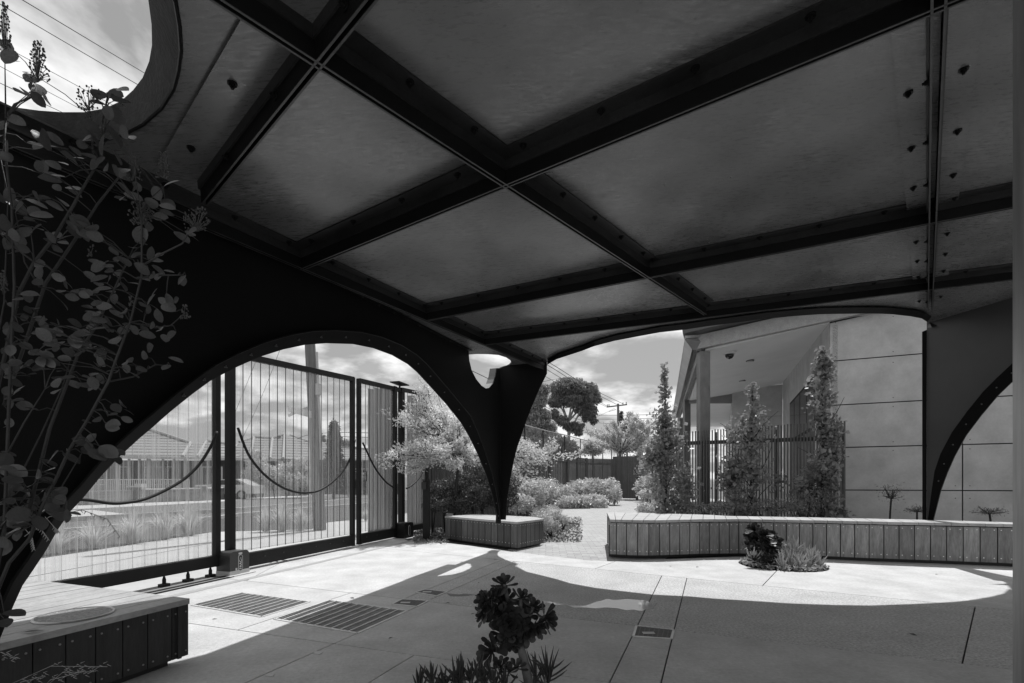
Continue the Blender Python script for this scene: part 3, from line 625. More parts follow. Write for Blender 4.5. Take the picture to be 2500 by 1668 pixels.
# narrow outward plate of the right leg and the curled corner
lp = [Vector((LEG.x - 0.002, LEG.y, 0)), Vector((LEG.x - 0.045, LEG.y + 0.02, 0)), Vector((LEG.x - 0.05, LEG.y + 0.02, H + 371 / F * 7.4)), lgt + Vector((0, 0, -0.1))]
MB().plate(lp, Vector((0.005, 0.012, 0))).build('leg_plate', paint_wall, canopy)
cc = [at_c(x, y, -0.03) for x, y in hdr[-5:]]
cor = [at_y(x, y, 7.35) for x, y in [(2222, 762.5), (2250, 768), (2264, 777), (2269.5, 788), (2264, 800), (2256.5, 808.5)]]
cor2 = [at_y(x, y, 7.25) for x, y in [(2262, 770), (2280, 778), (2292, 786), (2292, 792), (2275, 800), (2262, 818)]]
cor, cor2 = cor[:-1], cor2[:-1]
MB().strip(cor, cor2).build('corner_gusset', mat('gusset_paint', 0.02, 0.5, 0.2, 4), canopy)
tag(canopy)

# steel pillar at the right edge
pc = (1.388, 1.34)
pil = thing('steel_pillar', 'galvanised steel pillar rising at the right edge of the view', 'pillar', (pc[0] + 0.06, pc[1] - 0.07, 0))
MB().box((pc[0] + 0.06, pc[1] - 0.07, 1.5), 0.12, 0.14, 3.0 - 0.004).build('shaft', pillar_m, pil)
MB().box((pc[0] + 0.06, pc[1] - 0.07, 0.006), 0.26, 0.26, 0.012).build('base_plate', galv, pil)

# ================================================================== BENCHES
def screws(points_n, parent, r=0.0075, m=None):
    mb = MB()
    for p, n in points_n: mb.tube([p, p + n * 0.004], r, 8)
    o = mb.build('screws', m or screw_m, parent); o['kind'] = 'stuff'; return o
# long slatted bench on the right
rb_front_g = [(1488, 1361), (1530, 1363.5), (1584, 1364.5), (1640, 1363), (1710, 1360), (1804, 1359), (1900, 1362), (2017, 1366), (2120, 1371), (2200, 1374), (2310, 1378), (2462, 1384), (2620, 1396), (2800, 1412)]
TZ = 0.59
rbf = thing('slatted_bench', 'long low curved timber bench with slatted top beyond the sunlit slab', 'bench', (3.4, 7.6, 0))
def fr_pt(px):
    y = interp(px, rb_front_g); return at_z(px, y, 0)
pb = [1488.5, 1504.5, 1529.7, 1556.8, 1584, 1610.4, 1635, 1659.6, 1683.8, 1708, 1732, 1756, 1780.6, 1803.8, 1831, 1859, 1889, 1920, 1952, 1984.7, 2018, 2052, 2086.7, 2122, 2158, 2195, 2233, 2272, 2311, 2352, 2393, 2435.7, 2478, 2520, 2564, 2610, 2658, 2708]
scr = []
for a, b in zip(pb, pb[1:]):
    A, B = fr_pt(a), fr_pt(b); d = (B - A); L = d.length; d.normalize(); n = Vector((d.y, -d.x, 0)); g = 0.013
    A2, B2 = A + d * g / 2, B - d * g / 2; z0, z1 = 0.05, TZ - 0.055
    mb = MB(); c = (A2 + B2) / 2 + n * (-0.012 + random.uniform(-.0015, .0015)) + Vector((0, 0, (z0 + z1) / 2)); mb.box(c, (B2 - A2).length, 0.022, z1 - z0, d, n)
    mb.build('plank', wood, rbf)
    for t_ in (0.2, 0.8):
        for z in (z0 + 0.06, z1 - 0.035): p = A.lerp(B, t_); scr.append((Vector((p.x, p.y, z)) + n * 0.001, n))
screws(scr, rbf)
# left end face
E0 = fr_pt(1488.5); EB = at_z(1480, 1251, TZ); EB0 = Vector((EB.x + 0.03, EB.y, 0)); dd = (EB0 - E0); Ld = dd.length; dd.normalize(); ne = Vector((-dd.y, dd.x, 0))
nend = 8
for i in range(nend):
    A, B = E0 + dd * (Ld * i / nend + 0.003), E0 + dd * (Ld * (i + 1) / nend - 0.003)
    MB().box((A + B) / 2 + Vector((0.012, 0, (0.05 + TZ - 0.055) / 2)), (B - A).length, 0.022, TZ - 0.105, dd, ne).build('end_plank', wood, rbf)
# kick board
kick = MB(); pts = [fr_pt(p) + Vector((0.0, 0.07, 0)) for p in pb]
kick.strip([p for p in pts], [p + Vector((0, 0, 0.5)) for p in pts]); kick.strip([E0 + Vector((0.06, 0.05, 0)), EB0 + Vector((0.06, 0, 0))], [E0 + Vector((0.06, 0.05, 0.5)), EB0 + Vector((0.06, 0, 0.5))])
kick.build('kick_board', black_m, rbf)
back_map = [(1488, 1481), (1502, 1500), (1516, 1530), (1542, 1560), (1569, 1588), (1598, 1614), (1626, 1640), (1656, 1666), (1684, 1690), (1714, 1717), (1740, 1741), (1800, 1797), (1860, 1853), (1920, 1911), (1984, 1972), (2053, 2040), (2200, 2185), (2460, 2440), (2720, 2690)]
back_y = [(1480, 1251), (1551, 1251.4), (1616, 1254), (1690, 1256), (1740, 1257.5), (1780, 1260), (1911, 1262), (2060, 1265), (2200, 1268), (2462, 1275), (2720, 1283)]
cb = [1488, 1502, 1515, 1542, 1569, 1597.7, 1626, 1655.7, 1684.5, 1714, 1743, 1771, 1800, 1829, 1859, 1888, 1920, 1952, 1984, 2017, 2053, 2089, 2125, 2162, 2200, 2238, 2277, 2317, 2358, 2400, 2443, 2487, 2532, 2578, 2626, 2675]
def front_top(px):
    p = fr_pt(px); return Vector((p.x, p.y - 0.035, 0))
def back_top(px):
    q = interp(px, back_map); p = at_z(q, interp(q, back_y), TZ); return Vector((p.x, p.y, 0))
for a, b in zip(cb, cb[1:]):
    fa_, fb_, ba_, bb_ = front_top(a), front_top(b), back_top(a), back_top(b); g = 0.004
    quad = [(fa_.x + g, fa_.y), (fb_.x - g, fb_.y), (bb_.x - g, bb_.y), (ba_.x + g, ba_.y)]
    dz = random.uniform(-.001, .001)
    MB().prism(quad, TZ - 0.04 + dz, TZ + dz).build('seat_slat', wood_top, rbf)
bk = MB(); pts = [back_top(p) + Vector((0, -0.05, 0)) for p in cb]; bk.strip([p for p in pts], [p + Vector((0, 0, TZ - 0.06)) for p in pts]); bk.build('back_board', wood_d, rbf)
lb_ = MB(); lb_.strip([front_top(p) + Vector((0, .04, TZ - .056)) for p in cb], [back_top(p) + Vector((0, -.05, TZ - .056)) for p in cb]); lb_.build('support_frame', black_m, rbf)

# near-left deck bench
LZ = 0.41
lbn = thing('slatted_bench', 'timber deck bench at near left with sunlit boards and round inset', 'bench', (-2.9, 2.2, 0))
du = Vector((0.3188, 0.9478, 0)); dn = Vector((0.9478, -0.3188, 0))       # along the front edge, outwards to the yard
LC = Vector((-2.07, 3.107, 0))
farL = at_z(77, 1415, LZ); farL.z = 0
farR = LC.copy(); fdir = (farL - farR)
bw_ = 0.142; nb = 15
for i in range(nb):
    o0 = bw_ * i + 0.003; o1 = bw_ * (i + 1) - 0.003
    def far_at(o):                                # end of the board on the far cut line
        k = o / (-fdir.dot(dn)); return farR + fdir * k
    A, B = far_at(o0), far_at(o1); s0, s1 = (Vector((-3.0, -0.3, 0)) - A).dot(du), (Vector((-3.0, -0.3, 0)) - B).dot(du)
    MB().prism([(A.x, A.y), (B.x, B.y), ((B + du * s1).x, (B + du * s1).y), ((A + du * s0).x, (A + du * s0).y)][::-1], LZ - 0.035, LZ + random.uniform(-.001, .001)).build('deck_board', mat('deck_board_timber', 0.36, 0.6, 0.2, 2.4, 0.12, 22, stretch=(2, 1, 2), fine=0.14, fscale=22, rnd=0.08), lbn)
lpx = [461, 420, 361, 300, 234, 161, 80, -12, -120, -250, -420, -650]
fl0 = LC - dn * 0.03
def lfp(px):                                      # point of the front line seen at px
    r_ = (px - CX) / F; t_ = (r_ * fl0.y - fl0.x) / (du.x - r_ * du.y); return fl0 + du * t_
scr = []
for a, b in zip(lpx, lpx[1:]):
    A, B = lfp(a), lfp(b); d = (B - A).normalized(); A2, B2 = A + d * 0.003, B - d * 0.003
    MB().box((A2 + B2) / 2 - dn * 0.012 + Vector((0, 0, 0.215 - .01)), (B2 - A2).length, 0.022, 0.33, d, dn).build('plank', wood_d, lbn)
    for t_ in (0.2, 0.8):
        for z in (0.075, LZ - 0.085):
            p = A.lerp(B, t_) + Vector((0, 0, z)); scr.append((p - dn * 0.0005, dn))
screws(scr, lbn, 0.0055, mat('dull_screw', 0.3, 0.4, 0.1, metal=0.5))
eA, eB = LC + Vector((-0.03, -0.02, 0)), farL; ed = (eB - eA); 
for i in range(9):
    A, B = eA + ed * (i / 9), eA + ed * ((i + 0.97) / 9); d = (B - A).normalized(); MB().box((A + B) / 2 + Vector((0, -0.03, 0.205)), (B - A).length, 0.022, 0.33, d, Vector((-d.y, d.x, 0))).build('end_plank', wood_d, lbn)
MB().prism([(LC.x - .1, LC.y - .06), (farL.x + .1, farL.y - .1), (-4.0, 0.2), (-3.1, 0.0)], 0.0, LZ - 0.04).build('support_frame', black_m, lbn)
rc = at_z(183, 1503, LZ); ring = MB()
ring.tube([rc + Vector((0.17 * math.cos(t), 0.17 * math.sin(t), 0.003)) for t in np.linspace(0, 2 * math.pi, 33)], 0.007, 6).build('inset_ring', galv, lbn)
MB().prism([(rc.x + 0.165 * math.cos(t), rc.y + 0.165 * math.sin(t)) for t in np.linspace(0, 2 * math.pi, 32, endpoint=False)], LZ + .0015, LZ + 0.004).build('inset_mesh', mat('mesh_metal', 0.22, 0.5, 0.5, 60, 0.6, 120, metal=0.3), lbn)
lf = at_z(47, 1545, LZ + .003); o = MB().add([lf, lf + Vector((.05, .03, .01)), lf + Vector((.10, .035, 0)), lf + Vector((.06, .0, .012))], [(0, 1, 2), (0, 2, 3)]).build('fallen_leaf', mat('dry_leaf', 0.35, 0.8, 0.2)); tag(o, 'dry curled leaf lying on the shaded bench boards at left', 'leaf')

# timber planter box that carries the corner column
PZ = 0.48
pl = thing('column_base_box', 'boxy timber bench box of vertical planks round the foot of the corner column', 'planter', (-0.4, 9.3, 0))
PA, PB_, PC = at_z(1085.6, 1260.5, PZ), at_z(1263, 1275, PZ), at_z(1329, 1267, PZ)
for p in (PA, PB_, PC): p.z = 0
PD = Vector((-0.75, 10.55, 0)); PE = Vector((0.45, 9.6, 0))
scr = []
def pface(P, Q, bounds, m_):
    d = (Q - P).normalized(); n = Vector((d.y, -d.x, 0))
    if n.y > 0: n = -n
    for i in range(len(bounds) - 1):
        A, B = P.lerp(Q, bounds[i]) + d * 0.007, P.lerp(Q, bounds[i + 1]) - d * 0.007
        MB().box((A + B) / 2 - n * 0.022 + Vector((0, 0, (0.03 + PZ - 0.035) / 2)), (B - A).length, 0.02, PZ - 0.065, d, n).build('plank', m_, pl)
        for t_ in (0.22, 0.78):
            for z in (0.10, PZ - 0.07): p = A.lerp(B, t_); scr.append((Vector((p.x, p.y, z)) - n * 0.0115, n))
def rel(P, Q, pxs):                                # px boundaries -> fractions along P-Q
    o = []
    for px in pxs:
        r_ = (px - CX) / F; d = Q - P; o.append(min(1, max(0, (r_ * P.y - P.x) / (d.x - r_ * d.y))))
    return o
pw = mat('planter_timber', 0.085, 0.55, 0.3, 3, 0.1, 25, stretch=(8, 8, 0.9), fine=0.15, fscale=8, rnd=0.4)
pface(PA, PB_, [0] + rel(PA, PB_, [1000 + v / 5.34 for v in (527, 597, 671, 745, 820, 897, 976, 1057, 1141, 1223, 1313)]) + [1], pw)
pface(PB_, PC, [0] + rel(PB_, PC, [1000 + v / 5.34 for v in (1470, 1530, 1587, 1640, 1697)]) + [1], pw)
screws(scr, pl, 0.006)
core = [(PA.x + .06, PA.y + .0), (PB_.x, PB_.y + .08), (PC.x - .07, PC.y), (PE.x, PE.y), (PD.x, PD.y)]
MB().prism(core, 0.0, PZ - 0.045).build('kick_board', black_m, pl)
# top boards parallel to the front
topo = [(PA.x, PA.y), (PB_.x, PB_.y), (PC.x, PC.y), (PE.x, PE.y), (PD.x, PD.y)]; d = (PB_ - PA).normalized(); nn = Vector((-d.y, d.x, 0))
tp = [topo]
for i in range(1, 16):
    o = PA + nn * 0.11 * i; tp = split_cells(tp, (o.x, o.y), ((o + d).x, (o + d).y))
for c in tp: MB().prism(shrink(c, 0.002), PZ - 0.035, PZ).build('top_board', wood_top, pl)

# ================================================================== GATE
GX = lambda Y: -3.52 + 0.306 * (Y - 6.48)
gd = Vector((0.2926, 0.9562, 0)); gn = Vector((0.9562, -0.2926, 0))
def gate_y(px): r_ = (px - CX) / F; return (-3.52 - 0.306 * 6.48) / (r_ - 0.306)
def at_g(px, py): Y = gate_y(px); return at_y(px, py, Y)
ztopg = lambda Y: 2.88 + (Y - 6.64) * 0.081
def gp(Y, z, off=0): return Vector((GX(Y), Y, z)) + gn * off
def post(parent, Y, w, z0=0.0, z1=None, off=0.0, dep=0.1, name='post'):
    z1 = ztopg(Y) if z1 is None else z1
    return MB().box(gp(Y, (z0 + z1) / 2, off), dep, w, z1 - z0, gn, gd).build(name, gate_m, parent)
def bay(parent, Ya, Yb, zb, ribs_px=None, nrib=12, off=0.0, pane_name='sheet', rib=True):
    Ys = [gate_y(p) for p in ribs_px] if ribs_px else list(np.linspace(Ya, Yb, nrib))
    edges = sorted(set([Ya] + [y for y in Ys if Ya < y < Yb] + [Yb]))
    for y0, y1 in zip(edges, edges[1:]):
        k = (y1 - y0); dq = .035 if not rib else .010; prof = [(y0, 0), (y0 + k * .10, dq), (y0 + k * .30, dq), (y0 + k * .40, 0), (y1, 0)]
        A = [gp(y, zb, off + q) for y, q in prof]; B = [gp(y, ztopg(y) - 0.05, off + q) for y, q in prof]
        MB().strip(A, B).build(pane_name, poly_m, parent, fix=False)
        if rib: MB().box(gp(y0 + 0.004, (zb + ztopg(y0) - .05) / 2, off + 0.005), 0.007, 0.008, ztopg(y0) - .05 - zb, gn, gd).build('rib', rib_m, parent)
def cable(parent, pxs, off=0.06):
    pts = [at_g(*p) + gn * off for p in pxs]; sm = []
    for i in range(len(pts) - 1):
        p0, p1, p2, p3 = pts[max(i - 1, 0)], pts[i], pts[i + 1], pts[min(i + 2, len(pts) - 1)]
        for k in range(4):
            t = k / 4; sm.append(0.5 * ((2 * p1) + (p2 - p0) * t + (2 * p0 - 5 * p1 + 4 * p2 - p3) * t * t + (3 * p1 - p0 - 3 * p2 + p3) * t ** 3))
    sm.append(pts[-1]); MB().tube(sm, 0.017, 8).build('curved_bar', gate_m, parent, smooth=True)
def zpx(base, sc, pts): return [(base[0] + x / sc, base[1] + y / sc) for x, y in pts]
# left leaf
gl_ = thing('sliding_gate', 'left leaf of the clear ribbed sliding gate behind the arch', 'gate', (GX(5), 5, 0), 'clear ribbed sliding gates')
YL1 = gate_y(528)
bay(gl_, 3.2, YL1 - 0.05, 0.26, nrib=24, rib=False)
post(gl_, YL1, 0.07, 0.12, dep=0.07); MB().bar(gp(3.2, 0.19), gp(YL1, 0.19), 0.09, 0.13).build('bottom_rail', gate_m, gl_)
MB().bar(gp(3.2, ztopg(3.2) - .03), gp(YL1, ztopg(YL1) - .03), 0.07, 0.07).build('top_rail', gate_m, gl_)
cable(gl_, [(60, 1195), (120, 1214)] + zpx((180, 1020), 5.228, [(130, 1050), (400, 1090), (600, 1085), (850, 1040), (1100, 935), (1350, 790), (1550, 600), (1700, 370), (1780, 180)]))
# middle leaf
gm_ = thing('sliding_gate', 'middle leaf of the clear ribbed sliding gate with the street pole seen through it', 'gate', (GX(7.5), 7.5, 0), 'clear ribbed sliding gates')
YM0, YM1 = gate_y(562), gate_y(862)
post(gm_, YM0, 0.09, 0.04, dep=0.085); post(gm_, YM1 - .02, 0.07, 0.03, dep=.07)
ribs = [500 + v / 2.613 for v in (240, 295, 352, 408, 460, 512, 562, 612, 658, 700, 740, 780, 820, 857, 890)]
bay(gm_, YM0 + 0.06, YM1 - 0.1, 0.25, ribs_px=ribs)
MB().bar(gp(YM0, 0.13), gp(YM1, 0.13), 0.09, 0.18).build('bottom_rail', gate_m, gm_); MB().bar(gp(YM0, ztopg(YM0) - .03), gp(YM1, ztopg(YM1) - .03), 0.07, 0.08).build('top_rail', gate_m, gm_)
cable(gm_, zpx((500, 800), 2.613, [(188, 640), (250, 800), (330, 910), (420, 988), (510, 1035), (600, 1054), (700, 1042), (790, 988), (870, 905), (918, 810), (940, 715)]))
bs = []
for i in range(9): y = YM0 + 0.5 + i * 0.33; bs.append(gp(y, 0.15, 0.046))
for p in bs:
    ob = link('rail_bolt', bsm, gm_); ob.location = p; ob.matrix_parent_inverse = Matrix.Translation(-gm_.location); ob.rotation_mode = 'QUATERNION'; ob.rotation_quaternion = (-gn).to_track_quat('Z', 'Y')
# right leaf
gr_ = thing('sliding_gate', 'narrower right leaf of the clear gate with the grey slab behind it', 'gate', (GX(9.3), 9.3, 0), 'clear ribbed sliding gates')
YR0, YR1 = gate_y(876), gate_y(962)
post(gr_, YR0, 0.06, 0.03, dep=.07); post(gr_, YR1, 0.10, 0.03)
bay(gr_, YR0 + 0.05, YR1 - 0.06, 0.25, ribs_px=[500 + v / 2.613 for v in (1022, 1048, 1072, 1098, 1122, 1148, 1172)])
MB().bar(gp(YR0, 0.13), gp(YR1, 0.13), 0.09, 0.18).build('bottom_rail', gate_m, gr_); MB().bar(gp(YR0, ztopg(YR0) - .03), gp(YR1 + .25, ztopg(YR1) - .03), 0.07, 0.08).build('top_rail', gate_m, gr_)
cable(gr_, zpx((500, 800), 2.613, [(990, 735), (1020, 800), (1060, 880), (1100, 940), (1150, 995), (1205, 1030)]))
hd = at_g(881, 1152); MB().tube([hd + gn * .05, hd + gn * .12, hd + gn * .12 + Vector((0, 0, -.17)), hd + gn * .05 + Vector((0, 0, -.17))], 0.008, 6).build('handle', gate_m, gr_)
# far fixed panel
gf_ = thing('gate_side_panel', 'clear ribbed side panel at the far end of the gate, behind the pale tree', 'screen', (GX(11), 11, 0))
YF0, YF1 = gate_y(980), gate_y(1040)
post(gf_, YF0, 0.12, 0.0); bay(gf_, YF0 + .07, YF1, 0.25, ribs_px=[500 + v / 2.613 for v in (1292, 1320, 1350, 1380)]); post(gf_, YF1, 0.1, 0.0)
MB().bar(gp(YF0, 0.16), gp(YF1, 0.16), 0.09, 0.12).build('bottom_rail', gate_m, gf_); MB().bar(gp(YF0, ztopg(YF0) - .03), gp(YF1, ztopg(YF1) - .03), 0.07, 0.08).build('top_rail', gate_m, gf_)
cable(gf_, zpx((500, 800), 2.613, [(1270, 1026), (1300, 1010), (1335, 980), (1365, 940), (1385, 900)]))
MB().box(gp(YF0 - .15, ztopg(YF0) + 0.06, 0.05), 0.22, 0.42, 0.02, gn, gd).tube([gp(YF0 - .15, ztopg(YF0) - .02, .05), gp(YF0 - .15, ztopg(YF0) + 0.1, .05)], 0.02).build('roller_cover', gate_m, gf_)
# floor track
tr = thing('gate_track', 'dark floor track and rollers under the left gate leaf', 'track', (GX(5.5), 5.5, 0))
MB().bar(gp(3.0, 0.006, 0.16), gp(6.2, 0.006, 0.16), 0.05, 0.012).bar(gp(3.0, 0.006, 0.26), gp(6.0, 0.006, 0.26), 0.03, 0.010).build('rail', gate_m, tr)
for yy in (5.35, 5.62, 5.9):
    MB().box(gp(yy, 0.02, 0.02), 0.07, 0.09, 0.04, gn, gd).tube([gp(yy, 0.03, 0.02), gp(yy, 0.085, 0.02), gp(yy, 0.125, 0.02)], [0.020, .020, .008], 10).build('roller', gate_m, tr)
MB().bar(gp(3.0, 0.003, 0.09), gp(6.3, 0.003, 0.09), 0.34, 0.006).build('track_bed', mat('track_bed', 0.22, 0.8, 0.2, 8), tr)
tag(MB().bar(gp(5.0, 0.0015, 0.52), gp(10.2, 0.0015, 0.52), 0.10, 0.003).build('concrete_patch_strip', mat('patch_strip', 0.33, 0.8, 0.1, 4)), 'slightly darker concrete strip parallel to the gate', 'strip')

# gate motors
def font_text(body, size, parent, name, m, loc, rot, ext=0.0008, xs=1.0):
    cu = bpy.data.curves.new(name, 'FONT'); cu.body = body; cu.size = size; cu.extrude = ext; cu.align_x = 'CENTER'; cu.align_y = 'CENTER'
    tmp = bpy.data.objects.new(name, cu); COL.objects.link(tmp); dg = bpy.context.evaluated_depsgraph_get(); me = bpy.data.meshes.new_from_object(tmp.evaluated_get(dg)); bpy.data.objects.remove(tmp)
    me.transform(Matrix.Translation(loc) @ rot @ Matrix.Diagonal((xs, 1, 1, 1))); me.materials.clear(); me.materials.append(m)
    o = link(name, me, parent); return o
def frame_rot(xa, ya):
    xa, ya = Vector(xa).normalized(), Vector(ya).normalized(); za = xa.cross(ya); return Matrix((xa, ya, za)).transposed().to_4x4()
def motor(A, B, depth, h, label, text=True, sc=1.0):
    A, B = Vector(A), Vector(B); d = (B - A); w = d.length; d.normalize(); n = Vector((d.y, -d.x, 0)); 
    if n.dot(Vector((0, 0, 0)) - A) < 0: n = -n
    root = thing('gate_motor', label, 'gate motor', (A.x, A.y, 0), 'gate motors on the slab')
    MB().box((A + B) / 2 - n * depth / 2 + Vector((0, 0, 0.03)), w, depth, 0.06, d, n).build('base', lgrey_m if text else gate_m, root)
    MB().box((A + B) / 2 - n * (depth / 2 - .01) + Vector((0, 0, 0.006)), w + .08, depth + .1, 0.012, d, n).build('plinth', concrete, root)
    prof = [(0.004, 0.062)]; r_ = 0.055
    for k in range(7): t = math.pi - k * math.pi / 12; prof.append((0.004 + r_ + r_ * math.cos(t), h - r_ + r_ * math.sin(t)))
    for k in range(7): t = math.pi / 2 - k * math.pi / 12; prof.append((w - 0.004 - r_ + r_ * math.cos(t), h - r_ + r_ * math.sin(t)))
    prof.append((w - 0.004, 0.062))
    MB().plate([A + d * u - n * 0.002 + Vector((0, 0, v)) for u, v in prof], -n * (depth - 0.004)).build('cover', motor_m if text else gate_m, root)
    rot = frame_rot(d, (0, 0, 1)); c = A + d * w * 0.52 + Vector((0, 0, h * 0.5))
    ov = [];  a_, b_ = 0.030, 0.10
    for k in range(13): t = math.pi * k / 12; ov.append((a_ * math.cos(t), b_ - a_ + a_ * math.sin(t)))
    for k in range(13): t = math.pi + math.pi * k / 12; ov.append((a_ * math.cos(t), -b_ + a_ + a_ * math.sin(t)))
    P3 = [c + d * u + Vector((0, 0, v)) + n * 0.001 for u, v in ov]
    MB().plate(P3, n * 0.003).build('badge', black_m, root); MB().tube(P3 + [P3[0]], 0.004, 5).build('badge_ring', lgrey_m, root)
    if text:
        font_text('FAAC', 0.05, root, 'lettering', white_m, c + n * 0.006 + Vector((0, 0, -0.02)), frame_rot(Vector((0, 0, 1)), -d), 0.0005)
        MB().tube([c + n * 0.006 + Vector((0, 0, .055)) + d * 0.010 * math.cos(t) + Vector((0, 0, 0.010 * math.sin(t))) for t in np.linspace(0, 2 * math.pi, 13)], 0.002, 4).build('keyhole', lgrey_m, root)
        MB().box(c + Vector((0, 0, 0.118)) - d * 0.0 + n * 0.001, 0.055, 0.002, 0.022, d, n).build('sticker', lgrey_m, root)
        MB().box(c + Vector((0, 0, -0.075)) - d * 0.06 + n * 0.001, 0.026, 0.002, 0.035, d, n).build('sticker', lgrey_m, root)
mA = at_z(561, 1408.5); mB = at_z(609.5, 1398)
motor((mA.x, mA.y, 0), (mB.x, mB.y, 0), 0.22, 0.30, 'grey gate motor box with lettering beside the double gate post')
mA = at_z(990, 1316.5); motor((mA.x - .02, mA.y - .0, 0), (mA.x + .1, mA.y + .32, 0), 0.22, 0.33, 'small dark gate motor box at the far gate post', False)
# intercom bollard
bp_ = at_z(1040, 1320.5); bol = thing('intercom_post', 'slim black post with a small reader box between gate and planter', 'post', bp_)
MB().box(bp_ + Vector((0, 0.05, 0.6)), 0.13, 0.10, 1.20).build('post', gate_m, bol); MB().box(bp_ + Vector((-0.035, -0.02, 1.10)), 0.09, 0.05, 0.15).build('reader', black_m, bol); MB().box(bp_ + Vector((0, 0.05, 1.215)), 0.14, 0.11, 0.02).build('cap', gate_m, bol)
o = MB().box(bp_ + Vector((0.36, 0.9, 0.42)), 0.14, 0.1, 0.14).box(bp_ + Vector((0.36, 0.9, 0.17)), 0.03, 0.03, 0.34).build('garden_junction_box', lgrey_m); tag(o, 'small pale service box on a stub behind the black post', 'box')

# ================================================================== STREET BEYOND THE GATE
def flat(name, pxs, z, m, kind='structure'):
    o = MB().prism([g2(*p) for p in pxs], z - 0.02, z).build(name, m); return tag(o, kind=kind)
gl0 = [(-5.205, 1.4), (-3.905, 5.6), (-2.455, 10.4)]
fp = [(-5.205, 1.4), (-3.905, 5.6), (-2.455, 10.4), (-2.2, 12.5)] + [g2(1000, 1252), g2(900, 1266), g2(800, 1275), g2(760, 1292), g2(524, 1298), g2(106, 1362), g2(-400, 1460)] + [(-12, 1.4)]
tag(MB().prism(fp, -0.02, -0.005).build('footpath', footp), kind='structure')
for k, (a, b) in enumerate([((150, 1440), (540, 1350)), ((575, 1345), (860, 1303)), ((60, 1410), (560, 1318))]):
    A, B = at_z(*a), at_z(*b); A.z = B.z = -0.0035; tag(MB().bar(A, B, 0.02, 0.002).build('footpath_shadow_line', joint_m), kind='structure')  # thin dark bars that paint the shadows of wires and poles
flat('road', [(-700, 1360), (180, 1297), (520, 1267), (578, 1259), (765, 1242), (857, 1234.5), (1100, 1214), (1100, 1200), (857, 1222), (765, 1231), (577, 1247.5), (520, 1252), (180, 1272), (-700, 1320)], -0.020, asphalt)
def kerb(name, pxs, w=0.14, h=0.11):
    pts = [at_z(*p) for p in pxs]; mb = MB()
    for a, b in zip(pts, pts[1:]): mb.bar(Vector((a.x, a.y, h / 2 - .03)), Vector((b.x, b.y, h / 2 - .03)), w, h)
    tag(mb.build(name, footp), kind='structure')
kerb('kerb', [(-700, 1360), (180, 1297), (520, 1267), (578, 1259), (765, 1242), (857, 1234.5), (1000, 1222)])
kerb('kerb', [(-700, 1318), (180, 1271), (520, 1251.5), (577, 1247), (765, 1230.6), (857, 1221), (1000, 1209)], h=0.15)
flat('nature_strip', [(-700, 1318), (180, 1270), (520, 1250.5), (577, 1246), (765, 1230), (857, 1220.5), (857, 1205), (765, 1208), (577, 1217), (520, 1222), (180, 1238), (-700, 1290)], -0.012, grassg)
flat('nature_strip', [(-700, 1440), (106, 1360), (524, 1296), (760, 1290), (800, 1273), (857, 1266), (1000, 1252), (1000, 1224), (857, 1236), (765, 1243.5), (578, 1260.5), (520, 1268.5), (180, 1299), (-700, 1364)], -0.014, mulch_m)
flat('far_footpath', [(-300, 1300), (180, 1243), (350, 1235), (520, 1226), (577, 1221), (765, 1211), (857, 1206), (857, 1203), (765, 1207), (577, 1215.5), (520, 1221), (350, 1226), (180, 1232), (-300, 1270)], -0.006, footp)
flat('driveway', [(180, 1246), (225, 1245), (325, 1257), (190, 1269), (60, 1276), (60, 1262)], -0.002, footp)

WB = [(60, 1236), (225, 1233), (350, 1227.3), (520, 1221.5), (577, 1217.5), (765, 1207.5)]; WT = [(60, 1204), (225, 1200), (350, 1196), (520, 1193), (577, 1190.5), (765, 1183.5)]
def wall_pt(px, top=False):
    b = at_z(px, interp(px, WB)); return Vector((b.x, b.y, H + (HY - interp(px, WT)) / F * b.y)) if top else b
bwl = thing('street_wall', 'low brick front wall with pale capping across the street', 'wall', wall_pt(500))
for a, b in ((60, 225), (225, 322), (352, 488), (503, 577), (577, 615), (628, 702), (712, 765)):
    A, B, C, D = wall_pt(a), wall_pt(b), wall_pt(b, 1), wall_pt(a, 1); MB().plate([A, B, C, D], Vector((-.2, .1, 0))).build('wall', fbrick, bwl)
    if a > 300: MB().bar(D + Vector((-.1, .05, .03)), C + Vector((-.1, .05, .03)), 0.34, 0.07).build('capping', white_m, bwl)
for px, w in ((337, .75), (495.5, .42), (621.5, .50), (707, .5)):
    b = wall_pt(px); t = wall_pt(px, 1); MB().box(b + Vector((-.1, 0, (t.z + .16) / 2)), w, .4, t.z + .16).build('pier', fbrick, bwl)
    MB().box(b + Vector((-.1, 0, t.z + .2)), w + .1, .5, .08).build('pier_cap', lgrey_m, bwl)
rl = thing('picket_railing', 'pale vertical bar railing in front of the left house', 'railing', wall_pt(300) + Vector((0, .6, 0)))
A, B = wall_pt(150, 1), wall_pt(462, 1)
for px in np.linspace(225, 468, 50):
    p = wall_pt(px, 1); MB().bar(p + Vector((-.3, .2, -.02)), p + Vector((-.3, .2, .62)), .03, .03, (0, 1, 0)).build('bar', lgrey_m, rl)
mb = MB()
for z in (0.0, .62):
    for a, b in zip(np.linspace(225, 468, 8), np.linspace(225, 468, 8)[1:]): mb.bar(wall_pt(a, 1) + Vector((-.3, .2, z)), wall_pt(b, 1) + Vector((-.3, .2, z)), .04, .04)
mb.build('rail', lgrey_m, rl)
tag(MB().box(wall_pt(347) + Vector((.05, -.2, .95)), .42, .4, .34).build('letterbox', lgrey_m), 'pale letterbox set on the brick pier across the street', 'letterbox')

